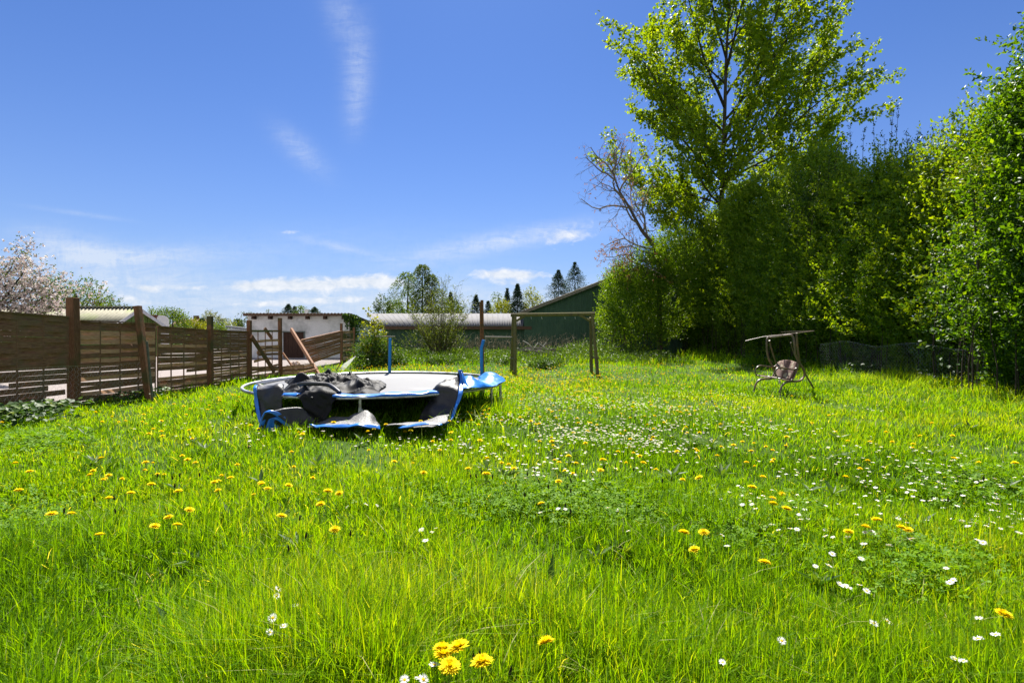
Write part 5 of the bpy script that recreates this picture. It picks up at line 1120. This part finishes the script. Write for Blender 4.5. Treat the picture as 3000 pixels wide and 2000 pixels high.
# ------------------------------------------------------------------ timber swing frame and the bar beside it
def swing_frame():
    d = 17.9; root = thing('swing_frame', (P(1630, 0, d).x, d, 0), 'old mossy timber swing frame without swings, spanning the end of the lawn', 'swing frame')
    mb = MB(); mb.tube([P(1496, 923, d), P(1743, 919.5, d)], .065, 12); mb.build('crossbeam', M_POSTG, root)
    for (t, b, dd) in (((1509, 925), (1509, 1104), -.35), ((1504, 925), (1498, 1088), .5), ((1735, 922), (1752, 1100), -.4), ((1730, 930), (1733, 1086), .6)):
        a = P(*t, d + dd * .12); q = P(b[0], 0, d + dd); mb = MB(); mb.tube([a, Vector((q.x, d + dd, -.1))], [.055, .062], 10); mb.build('leg', M_POSTG, root)
    for (a, b) in (((1513, 940), (1542, 922)), ((1728, 940), (1697, 922))): mb = MB(); mb.tube([P(*a, d), P(*b, d - .02)], .042, 8); mb.build('brace', M_POSTG, root)
    for (a, b) in (((1494, 1049), (1512, 1052)), ((1733, 1046), (1753, 1049))): mb = MB(); mb.tube([P(*a, d + .55), P(*b, d - .40)], .04, 8); mb.build('crosspiece', M_POSTG, root)
    for px in (1556, 1587, 1655, 1685): mb = MB(); q = P(px, 928, d); mb.tube([q, q + Vector((0, 0, -.05)), q + Vector((.02, 0, -.075))], .010, 6); mb.build('hook', M_STEEL, root)
    r2 = thing('bar_post', (P(1413, 0, d - .6).x, d - .6, 0), 'dark brown square post with a thin bar joined to the swing frame', 'post')
    mb = MB(); mb.beam(Vector((P(1415, 0, 17.3).x, 17.3, -.2)), P(1412, 879, 17.3), .10, .10, Vector((0, 1, 0))); mb.build('post', M_POST, r2, bevel=.006)
    mb = MB(); mb.beam(P(1407, 884, 17.24), Vector((P(1409, 0, 17.24).x, 17.24, .6)), .05, .06, Vector((0, 1, 0))); mb.build('batten', M_POST, r2)
    mb = MB(); mb.tube([P(1420, 987, 17.3), P(1501, 988, 17.95)], .028, 8); mb.build('rail', M_GREYW, r2)
    r3 = thing('low_rail', P(1130, 1040, 21), 'weathered short rail on a thin post beside the young maple', 'rail')
    mb = MB(); mb.tube([P(1102, 985, 21), P(1158, 985.5, 21)], .022, 6); mb.build('rail', M_GREYW, r3); mb = MB(); mb.tube([P(1136, 986, 21), Vector((P(1136, 0, 21).x, 21, -.1))], .025, 6); mb.build('post', M_POSTG, r3)
swing_frame()

# ------------------------------------------------------------------ the child's garden swing seat
M_TUBEB = surf_mat('brown_painted_tube', (.085, .060, .042), (.16, .115, .085), 9, .42, .5, c3=(.22, .13, .08), scale2=5)
def cushion_mat():
    m, nt, out = nodes_mat('printed_cushion'); N = nt.nodes; L = nt.links
    tc = N.new('ShaderNodeTexCoord'); vo = N.new('ShaderNodeTexVoronoi'); vo.inputs['Scale'].default_value = 9; L.new(tc.outputs['Object'], vo.inputs['Vector'])
    c = ramp(nt, vo.outputs['Distance'], [(.0, (.04, .04, .055)), (.10, (.06, .06, .07)), (.15, (.30, .26, .19)), (.36, (.26, .21, .14)), (.42, (.09, .040, .028)), (.48, (.125, .07, .055)), (1, (.15, .09, .075))])
    p = N.new('ShaderNodeBsdfPrincipled'); L.new(c, p.inputs['Base Color']); p.inputs['Roughness'].default_value = .9; L.new(p.outputs[0], out.inputs[0]); return m
def garden_swing():
    dn, df = 11.7, 12.5
    root = thing('garden_swing', (P(2290, 0, 12).x, 12, 0), 'small rusty brown tube frame garden swing standing in the hedge shade', 'garden swing')
    def tube(name, pts, r=.017, n=5, mat=M_TUBEB): mb = MB(); mb.tube(smooth_path(pts, n), r, 8); return mb.build(name, mat, root)
    tube('frame', [P(2283, 1165, dn), P(2287, 1140, dn), P(2297, 1123, dn + .02), P(2315, 1117, dn + .05), P(2340, 1116, dn + .15), P(2354, 1105, dn + .2), P(2357, 1090, dn + .2), P(2350, 1075, dn + .18), P(2340, 1058, dn + .15), P(2331, 1040, dn + .1), P(2328, 1015, dn + .05), P(2325, 992, dn + .05), P(2322, 985, dn + .06), P(2314, 981, dn + .1),
                   P(2285, 984.5, (dn + df) / 2), P(2256, 988, df - .02), P(2248, 991, df), P(2246, 1005, df), P(2247, 1030, df + .02), P(2252, 1052, df + .06), P(2262, 1070, df + .1), P(2268, 1085, df + .12), P(2268, 1103, df + .12), P(2258, 1109, df + .1), P(2240, 1110, df), P(2225, 1113, df - .05), P(2214, 1126, df - .06), P(2208, 1150, df - .06)], .024)
    tube('rear_leg', [P(2334, 975, dn + .12), P(2337, 1020, dn + .25), P(2345, 1065, dn + .45), P(2365, 1105, dn + .7), P(2392, 1150, dn + .9)], .021)
    tube('rear_leg', [P(2254, 997, df + .05), P(2262, 1030, df + .15), P(2272, 1060, df + .3), P(2285, 1110, df + .6)], .019)
    tube('rear_leg', [P(2317, 1003, df + .2), P(2321, 1022, df + .3), P(2330, 1045, df + .35)], .010)
    tube('canopy_frame', [P(2184, 998, df - .1), P(2215, 991, df - .05), P(2250, 984, df), P(2300, 979, df + .05), P(2385, 969, df + .3)], .010)
    tube('canopy_frame', [P(2184, 998.5, df - .12), P(2240, 986, dn + .5), P(2290, 981, dn + .3), P(2333, 976, dn + .2), P(2385, 969.5, dn + .55)], .009)
    tube('canopy_frame', [P(2288, 973, df + .6), P(2320, 971, df + .6), P(2385, 969, df + .5)], .008)
    tube('arm', [P(2216, 1098, df - .2), P(2213, 1086, df - .2), P(2218, 1076, df - .2), P(2229, 1070.5, df - .15), P(2248, 1073, df - .05), P(2266, 1074.5, df), P(2275, 1069, df), P(2284, 1060, df + .05)], .017)
    tube('arm', [P(2279, 1105, dn - .1), P(2272, 1094, dn - .1), P(2273, 1084, dn - .1), P(2282, 1077, dn - .08), P(2300, 1079, dn), P(2323, 1082, dn + .05), P(2334, 1077, dn + .08), P(2339, 1066, dn + .12)], .017)
    tube('seat_rail', [P(2216, 1098.5, df - .2), P(2250, 1102, df - .1), P(2277, 1107, dn + .2), P(2310, 1115, dn), P(2322, 1111, dn + .02), P(2330, 1096, dn + .06), P(2339, 1070, dn + .12)], .018)
    tube('seat_rail', [P(2262, 1104, df - .05), P(2272, 1085, df), P(2280, 1067, df + .03)], .013); tube('seat_rail', [P(2318, 1110, dn + .05), P(2327, 1092, dn + .1), P(2334, 1074, dn + .15)], .011)
    tube('seat_rail', [P(2216, 1098.5, df - .2), P(2245, 1104, dn + .25), P(2279, 1107, dn - .05)], .013)
    o = sheet('cushion', [[P(2281, 1062, df), P(2300, 1055, (dn + df) / 2), P(2320, 1058, dn + .35), P(2337, 1062, dn + .12)], [P(2275, 1080, df - .02), P(2293, 1078, (dn + df) / 2 - .04), P(2312, 1080, dn + .25), P(2331, 1084, dn + .08)], [P(2270, 1102, df - .06), P(2285, 1108, (dn + df) / 2 - .06), P(2300, 1112, dn + .2), P(2314, 1113, dn + .04)]], cushion_mat(), 5, 3, .012, .06, root, 4)
    sheet('tag', [[P(2281, 1112, dn + .1), P(2287, 1113, dn + .1)], [P(2281, 1122, dn + .09), P(2287, 1123, dn + .09)]], surf_mat('cream_cloth', (.5, .46, .36), (.6, .56, .45), 20), 2, 1, .003, .004, root)
garden_swing()

# ------------------------------------------------------------------ flowers
def flower_mat(name, c1, c2, trans=.25): return leaf_mat(name, [c1, c2], trans, (1.1, 1.05, .8), .7, .1)
M_DAND = flower_mat('dandelion_petal', (.84, .62, .004), (.90, .76, .010), .2); M_STEM = leaf_mat('flower_stem', [(.10, .14, .02), (.17, .17, .05)], .2)
M_WHITE = flower_mat('daisy_petal', (.72, .70, .70), (.84, .84, .84), .2); M_DISC = flower_mat('daisy_disc', (.62, .36, .01), (.75, .5, .02), .1); M_PLANT = surf_mat('plantain_head', (.018, .015, .010), (.055, .045, .025), 60, .9, .1)
def dandelion_geo(r, n, rings, seed):
    q = np.random.default_rng(seed); lf = Leaves()
    for k in range(rings):
        t = k / max(rings - 1, 1); el = .14 + 1.38 * t ** 1.1; m = max(4, int(n * math.cos(el) + 3)); a = np.arange(m) / m * 6.283 + k * .7 + q.normal(0, .06, m); e = el + q.normal(0, .07, m)
        d = np.stack([np.cos(a) * np.cos(e), np.sin(a) * np.cos(e), np.sin(e) * .72], -1); ln = r * (1 - .15 * t) * q.uniform(.85, 1.1, m); nr = unit(np.stack([-np.cos(a) * np.sin(e), -np.sin(a) * np.sin(e), np.cos(e) + .4], -1))
        lf.add(leaf_quads(d * (ln * .55)[:, None], d, nr, ln, np.full(m, r * 9.0 / n + .0015), np.clip(q.normal(.5 + .3 * t, .2, m), 0, 1), .05))
    return np.concatenate(lf.V), np.concatenate(lf.T), np.concatenate(lf.A)
def daisy_geo(r, n, seed):
    q = np.random.default_rng(seed); a = np.arange(n) / n * 6.283 + q.normal(0, .05, n); e = q.normal(.16, .1, n); d = np.stack([np.cos(a) * np.cos(e), np.sin(a) * np.cos(e), np.sin(e)], -1)
    return leaf_quads(d * r * .62, d, np.tile([0., 0, 1], (n, 1)), np.full(n, r * .85), np.full(n, r * 5.0 / n), np.clip(q.normal(.6, .3, n), 0, 1), .05)
def dome(r, h, z, n=8):
    v = [(0, 0, z + h)] + [(r * math.cos(6.283 * k / n), r * math.sin(6.283 * k / n), z) for k in range(n)]; return v, [(0, 1 + k, 1 + (k + 1) % n) for k in range(n)]
def stem_mb(h, lean, r=.002):
    mb = MB(); mb.tube([(0, 0, -.02), (lean[0] * .4, lean[1] * .4, h * .55), (lean[0], lean[1], h)], [r, r * .9, r * .8], 5, caps=False); return mb
# ---- where the dandelions stand: the ones that can be told apart, by photograph position of the head
NEAR = [(1288, 1900), (1291, 1918), (1334, 1895), (1309, 1951), (1403, 1941), (1593, 1881), (287, 1566), (489, 1515), (551, 1493), (515, 1537), (449, 1541), (147, 1505), (205, 1505), (51, 1436), (316, 1460), (380, 1444), (519, 1439), (440, 1419), (821, 1511), (977, 1551), (935, 1477), (957, 1439), (990, 1445),
        (293, 1342), (83, 1381), (763, 1418), (780, 1431), (672, 1399), (625, 1412), (842, 1422), (2260, 1460), (2261, 1476), (2300, 1490), (2235, 1647), (2030, 1610), (1999, 1560), (2057, 1559), (2564, 1523), (2532, 1544), (2481, 1557), (2636, 1545), (2656, 1552), (2934, 1799), (2970, 1356), (2200, 1426), (2044, 1399), (1368, 1373), (1426, 1388), (1633, 1410), (1582, 1475)]
MID = [(478, 1386), (466, 1383), (338, 1410), (312, 1410), (291, 1412), (278, 1394), (274, 1379), (555, 1342), (536, 1342), (440, 1361), (865, 1370), (485, 1273), (447, 1263), (470, 1260), (440, 1272), (1440, 1345), (1700, 1380), (1640, 1403), (1685, 1352), (1660, 1376), (1470, 1362), (1505, 1372), (1262, 1300), (1290, 1318), (1150, 1345), (1241, 1385), (2778, 1341), (2597, 1271), (2314, 1263), (2100, 1330), (2150, 1300), (2270, 1340), (2250, 1310), (2230, 1395), (1990, 1405), (1920, 1382), (1830, 1360), (1780, 1350), (1860, 1330), (1905, 1290), (1760, 1372), (2550, 1290), (2490, 1290), (2610, 1300), (2675, 1297), (2705, 1273), (2730, 1240), (2430, 1215), (2320, 1160), (2265, 1355), (2220, 1365)]
# the rest are strewn as the photograph shows: thick by the trampoline and at the far end
def strew(n, blobs, zlo, zhi, seed):
    q = np.random.default_rng(seed); w = np.array([b[4] for b in blobs], float); k = q.choice(len(blobs), n, p=w / w.sum()); B = np.array([b[:4] for b in blobs], float)[k]
    px = q.normal(B[:, 0], B[:, 2]); py = q.normal(B[:, 1], B[:, 3]); z = q.uniform(zlo, zhi, n); ok = (py > HZ + 78); px, py, z = px[ok], py[ok], z[ok]; d = FP * (EYE - z) / (py - HZ)
    x = (px - 1500) / FP * d; z = z + ground_z(x, d); ok = (d < 27) & (d > 2.2) & (x > fence_x(d) + .15) & (x < hedge_x(d) - .4) & ~((np.hypot(x - TR_C[0], d - TR_C[1]) < TR_R + .05))
    return np.stack([x, d, z], -1)[ok]
DB = [(1350, 1240, 90, 14, 6), (1560, 1270, 200, 30, 9), (1780, 1290, 220, 45, 9), (2000, 1280, 240, 45, 6), (450, 1230, 170, 28, 8), (650, 1180, 60, 14, 5), (400, 1330, 220, 40, 5), (900, 1300, 150, 40, 4), (1500, 1350, 260, 40, 5), (2300, 1330, 200, 50, 4), (700, 1390, 200, 30, 3), (2500, 1290, 220, 40, 2), (1050, 1275, 130, 15, 4), (1250, 1262, 90, 12, 6)]
DBF = [(1500, 1090, 230, 12, 10), (1250, 1085, 130, 10, 8), (1700, 1100, 190, 14, 8), (1560, 1120, 160, 18, 6), (1900, 1110, 130, 20, 2), (1130, 1080, 70, 8, 4), (1680, 1150, 260, 25, 5), (1650, 1200, 300, 25, 4), (1560, 1072, 330, 7, 8)]
mid_pts = strew(160, DB, .10, .17, 5); far_pts = strew(1000, DBF, .10, .18, 6)
def frompix(lst, z, over=.035):
    "stand each flower so that its head clears the grass around it"
    out = []
    for px, py in lst:
        zz = z
        for _ in range(3): p = G(px, py, zz); gz = float(ground_z(p.x, p.y)); zz = max(z + gz, gz + float(grass_height(np.array([p.x]), np.array([p.y]))[0]) * 1.2 + over) + .02 * math.sin(px)
        out.append(list(G(px, py, zz)))
    return np.array(out)
def place_dandelions():
    gm = [dandelion_geo(.034, 26, 7, s) for s in (1, 2, 3)]; gs = [dandelion_geo(.030, 13, 4, s) for s in (4, 5)]
    heads = [np_mesh('flower_head', g[0], g[1], attr=g[2]) for g in gm]
    for h in heads: h.materials.append(M_DAND)
    stems = {}
    P3 = frompix(NEAR, .17); used = []
    desc = {0: 'dandelion at the back of the front clump, left of the pair', 1: 'low half hidden dandelion below the back pair of the front clump', 2: 'dandelion of the front clump standing on a tall bare stem', 3: 'dandelion in front of the clump, right above a small daisy', 4: 'wide open dandelion alone right of the front clump', 5: 'single dandelion on a slender stem, far right of the front clump'}
    col = ('deep yellow', 'bright yellow', 'flat golden', 'domed yellow', 'tilted yellow')
    for i, p in enumerate(P3):
        h = float(p[2]); root = thing('dandelion', (p[0], p[1], 0), None, 'dandelion', 'single dandelions in the near lawn')
        px, py = NEAR[i]
        if i in desc: lab = desc[i]
        elif px < 1000: lab = 'yellow dandelion among the long grass of the near lawn, on its fence side'
        elif px > 1900: lab = 'yellow dandelion among the daisies of the near lawn, on its hedge side'
        else: lab = 'yellow dandelion in the near middle of the lawn before the trampoline'
        root['label'] = lab
        root['group'] = {0: 'front clump of dandelions'}.get(0 if i < 6 else 1, 'near dandelions ' + ('on the fence side' if px < 1000 else 'on the hedge side' if px > 1900 else 'in the middle'))
        o = bpy.data.objects.new('flower_head', heads[i % 3]); COL.objects.link(o); o.parent = root; o.location = (0.01, 0, h); s = RNG.uniform(.88, 1.08) * (1.12 if i < 6 else 1); o.scale = (s, s, s * RNG.uniform(.75, 1.1)); o.rotation_euler = (RNG.normal(.12, .14), RNG.normal(0, .16), RNG.uniform(0, 6))
        mb = stem_mb(h, (.01, 0)); me = bpy.data.meshes.new('stem'); me.from_pydata(mb.v, [], mb.f); me.materials.append(M_STEM); so = bpy.data.objects.new('stem', me); COL.objects.link(so); so.parent = root
    # one-mesh dandelions, small in the picture
    small = []
    for s, g in enumerate(gs):
        mb = stem_mb(.145, (0, 0), .0022); tri = []
        for f in mb.f: tri += [(f[0], f[1], f[2]), (f[0], f[2], f[3])]
        v = np.concatenate([g[0] + np.array([0, 0, .15]), np.array(mb.v)]); t = np.concatenate([g[1], np.array(tri) + len(g[0])]); a = np.concatenate([g[2], np.full(len(mb.v), .4)])
        me = np_mesh('dandelion', v, t, attr=a); me.materials.append(M_DAND); me.materials.append(M_STEM); mi = np.zeros(len(t), np.int32); mi[len(g[1]):] = 1; me.polygons.foreach_set('material_index', mi); small.append((me, v, t, a))
    pts = np.concatenate([frompix(MID, .145), mid_pts]); px = 1500 + FP * pts[:, 0] / pts[:, 1]; allp = np.concatenate([pts, far_pts]); order = np.argsort(allp[:, 1]); allp = allp[order]; ind = allp[:248]; rest = allp[248:]
    for i, p in enumerate(ind):
        u = 1500 + FP * p[0] / p[1]; o = bpy.data.objects.new('dandelion', small[i % 2][0]); COL.objects.link(o); o.location = (p[0], p[1], p[2] - .15); s = RNG.uniform(.7, 1.2); o.scale = (s, s, RNG.uniform(.85, 1.15)); o.rotation_euler = (RNG.normal(.1, .18), RNG.normal(0, .08), RNG.uniform(0, 6))
        zone = ('in the grass between fence and trampoline', 'dandelions between fence and trampoline') if u < 720 else ('in the grass just in front of the trampoline', 'dandelions before the trampoline') if u < 1420 else ('scattered among daisies in the open middle lawn', 'dandelions in the middle lawn') if u < 2100 else ('in the sunny grass towards the garden swing', 'dandelions towards the garden swing')
        tag(o, 'small yellow dandelion ' + zone[0], 'dandelion', zone[1])
    merged(rest, small, 'dandelions', 'countless small yellow dandelions carpeting the far end of the lawn', 'dandelions', .15, .75, 1.1)
def merged(pts, protos, name, label, cat, h0, smin=.9, smax=1.3):
    V, T, A, MI, b = [], [], [], [], 0
    for i, p in enumerate(pts):
        me, v, t, a = protos[i % len(protos)]; s = RNG.uniform(smin, smax); an = RNG.uniform(0, 6.28); c, sn = math.cos(an), math.sin(an)
        w = np.stack([(v[:, 0] * c - v[:, 1] * sn) * s + p[0], (v[:, 0] * sn + v[:, 1] * c) * s + p[1], v[:, 2] + p[2] - h0], -1); V.append(w); T.append(t + b); A.append(a); b += len(v)
        mi = np.empty(len(t), np.int32); me.polygons.foreach_get('material_index', mi); MI.append(mi)
    me = np_mesh(name, np.concatenate(V), np.concatenate(T), attr=np.concatenate(A)); o = link(name, me, [m for m in protos[0][0].materials]); me.polygons.foreach_set('material_index', np.concatenate(MI)); tag(o, label, cat, kind='stuff')
place_dandelions()
DAISY_NEAR = [(1240, 1990), (1229, 1984), (1272, 1947), (1185, 1990), (813, 1725), (811, 1745), (866, 1772), (832, 1833), (799, 1809), (791, 1851), (2117, 1939), (2290, 1876), (2461, 1710), (2475, 1716), (2487, 1722), (2518, 1713), (2539, 1730), (2389, 1658), (2428, 1656), (2438, 1622), (2523, 1636), (2531, 1593), (2605, 1597), (2772, 1664), (2783, 1706), (2793, 1699), (2863, 1581), (2880, 1589), (2917, 1858), (2868, 1810), (2866, 1870), (2932, 1548), (2985, 1560), (2962, 1543), (2818, 1525), (2835, 1541), (2845, 1530), (2665, 1580), (2535, 1559), (2560, 1564), (2553, 1556), (2480, 1575), (2418, 1570), (2440, 1573), (2281, 1552), (2316, 1548), (2335, 1550), (2130, 1599), (2175, 1478), (2203, 1477), (2213, 1490), (2345, 1521), (2340, 1507), (2115, 1567), (2800, 1930), (2822, 1935), (2600, 1820), (2560, 1825), (1583, 1501), (1635, 1490), (1656, 1491), (2672, 1577), (1780, 1487), (1808, 1493), (1840, 1555), (1235, 1551), (1246, 1583), (1266, 1558), (1277, 1547), (1018, 1484), (1072, 1477), (1104, 1480), (2910, 1530), (2890, 1540), (2740, 1460), (2750, 1410), (2810, 1395), (2860, 1412)]
DYB = [(1800, 1290, 110, 16, 12), (1580, 1375, 150, 18, 5), (1640, 1290, 160, 25, 8), (1350, 1320, 120, 14, 7), (1180, 1300, 160, 20, 6), (1500, 1262, 120, 12, 6), (1900, 1310, 90, 15, 6), (2230, 1265, 90, 10, 5), (2600, 1400, 160, 25, 6), (2680, 1345, 180, 25, 6), (2900, 1500, 80, 30, 6), (2780, 1430, 130, 25, 5), (2560, 1190, 120, 12, 3), (2150, 1195, 130, 10, 4), (1750, 1195, 200, 12, 8), (2450, 1330, 180, 40, 5), (640, 1280, 150, 20, 3), (760, 1310, 120, 15, 2), (2250, 1480, 160, 30, 3), (2400, 1500, 160, 40, 3)]
DYF = [(1620, 1180, 250, 10, 8), (1700, 1100, 120, 7, 4), (1480, 1150, 180, 12, 4), (1900, 1150, 160, 14, 4), (1750, 1195, 220, 10, 9), (1950, 1240, 200, 20, 6), (1650, 1240, 250, 15, 6), (1460, 1120, 120, 8, 3), (2050, 1160, 150, 16, 4), (1800, 1285, 130, 18, 7), (1600, 1372, 160, 20, 1), (1350, 1250, 160, 8, 3)]
def place_daisies():
    gm = [daisy_geo(.0185, 22, s) for s in (1, 2, 3)]; heads = [np_mesh('petals', g[0], g[1], attr=g[2]) for g in gm]
    for h in heads: h.materials.append(M_WHITE)
    dv, dt = dome(.0062, .004, .001); dme = np_mesh('disc', dv, dt, attr=np.full(len(dv), .5)); dme.materials.append(M_DISC)
    P3 = frompix(DAISY_NEAR, .09, .0)
    for i, p in enumerate(P3):
        px, py = DAISY_NEAR[i]; root = thing('daisy', (p[0], p[1], 0), None, 'daisy'); h = float(p[2])
        zone = ('at the very front edge beside the dandelion clump', 'daisies at the front edge') if py > 1930 and px < 1500 else ('in the near grass towards the fence side', 'near daisies on the fence side') if px < 1150 else ('in the near middle of the lawn', 'near daisies in the middle') if px < 2000 else ('in the near grass towards the hedge side', 'near daisies on the hedge side')
        root['label'] = 'white daisy with a yellow eye ' + zone[0]; root['group'] = zone[1]
        tilt = (RNG.normal(.22, .25), RNG.normal(0, .25), RNG.uniform(0, 6)); s = RNG.uniform(.85, 1.2)
        for nm, me in (('petals', heads[i % 3]), ('disc', dme)):
            o = bpy.data.objects.new(nm, me); COL.objects.link(o); o.parent = root; o.location = (0, 0, h); o.rotation_euler = tilt; o.scale = (s, s, s)
        mb = stem_mb(h, (0, 0), .0011); me = bpy.data.meshes.new('stem'); me.from_pydata(mb.v, [], mb.f); me.materials.append(M_STEM); so = bpy.data.objects.new('stem', me); COL.objects.link(so); so.parent = root
    small = []
    for s in (7, 8, 9):
        g = daisy_geo(.0195, 11, s); dv, dt = dome(.0062, .004, .001, 6); v = np.concatenate([g[0], np.array(dv)]) + np.array([0, 0, .1]); t = np.concatenate([g[1], np.array(dt) + len(g[0])]); a = np.concatenate([g[2], np.full(len(dv), .5)])
        k0 = len(v); st = np.array([(-.001, 0, 0), (.001, 0, 0), (0, 0, .1)]); v = np.concatenate([v, st]); t = np.concatenate([t, [(k0, k0 + 1, k0 + 2)]]); a = np.concatenate([a, [.3] * 3])
        me = np_mesh('daisy', v, t, attr=a); [me.materials.append(m) for m in (M_WHITE, M_DISC, M_STEM)]; mi = np.zeros(len(t), np.int32); mi[len(g[1]):] = 1; mi[-1] = 2; me.polygons.foreach_set('material_index', mi); small.append((me, v, t, a))
    near = strew(800, DYB, .09, .13, 15); far = strew(1600, DYF, .09, .13, 16); allp = np.concatenate([near, far]); allp = allp[np.argsort(allp[:, 1])]; ind = allp[:222]; rest = allp[222:]
    for i, p in enumerate(ind):
        u = 1500 + FP * p[0] / p[1]; o = bpy.data.objects.new('daisy', small[i % 3][0]); COL.objects.link(o); o.location = (p[0], p[1], p[2] - .1); s = RNG.uniform(.75, 1.05); o.scale = (s, s, 1); o.rotation_euler = (RNG.normal(.08, .1), RNG.normal(0, .1), RNG.uniform(0, 6))
        zone = ('in the grass between fence and trampoline', 'daisies on the fence side') if u < 1000 else ('in the drift across the middle of the lawn', 'daisies in the middle drift') if u < 2100 else ('in the drift spreading towards the hedge', 'daisies in the hedge side drift')
        tag(o, 'small white daisy ' + zone[0], 'daisy', zone[1])
    merged(rest, small, 'daisies', 'drifts of tiny white daisies spread over the middle and far lawn', 'daisies', .1, .7, 1.05)
place_daisies()
def plantains():
    mb = MB(); mb.tube([(0, 0, -.02), (.004, 0, .1), (.006, 0, .2)], [.0012, .001, .001], 4, caps=False); mb.m = 1; mb.tube([(.006, 0, .195), (.006, 0, .203), (.006, 0, .222), (.005, 0, .236)], [.003, .0062, .0055, .001], 6); base = None
    L = [(1370, 1399), (1409, 1395), (1417, 1388), (1437, 1395), (1547, 1383), (1570, 1380), (1600, 1410), (1608, 1428), (1670, 1428), (1680, 1440), (1647, 1476), (1675, 1500), (1608, 1478), (1690, 1405), (1510, 1422), (1525, 1440), (1445, 1925), (1390, 1920), (1455, 1965), (1850, 1370), (1762, 1365), (1800, 1366), (1975, 1400), (1940, 1405), (517, 1390), (593, 1388), (515, 1418), (514, 1393), (265, 1458), (345, 1460), (222, 1340), (655, 1330), (725, 1315), (450, 1400), (176, 1502), (350, 1500), (875, 1525), (886, 1570), (862, 1598), (533, 1285), (405, 1250), (620, 1275), (660, 1270), (1025, 1558), (2025, 1388), (2056, 1372), (2065, 1328), (2350, 1275), (2300, 1310), (2470, 1385), (2875, 1395), (2785, 1465), (2130, 1280), (2300, 1290)]
    for i, (px, py) in enumerate(L):
        p = G(px, py, .21)
        if base is None: base = mb.build('plantain', [M_STEM, M_PLANT]); o = base
        else: o = base.copy(); COL.objects.link(o)
        o.location = (p.x, p.y, RNG.uniform(-.02, .02)); s = RNG.uniform(.9, 1.35); o.scale = (s, s, 1); o.rotation_euler = (RNG.normal(0, .12), RNG.normal(0, .12), RNG.uniform(0, 6))
        z = ('on the fence side of the lawn', 'plantains on the fence side') if px < 1100 else ('in the middle of the lawn', 'plantains in the middle') if px < 2000 else ('on the hedge side of the lawn', 'plantains on the hedge side')
        tag(o, 'thin dark plantain spike among the flowers ' + z[0], 'plantain', z[1])
plantains()
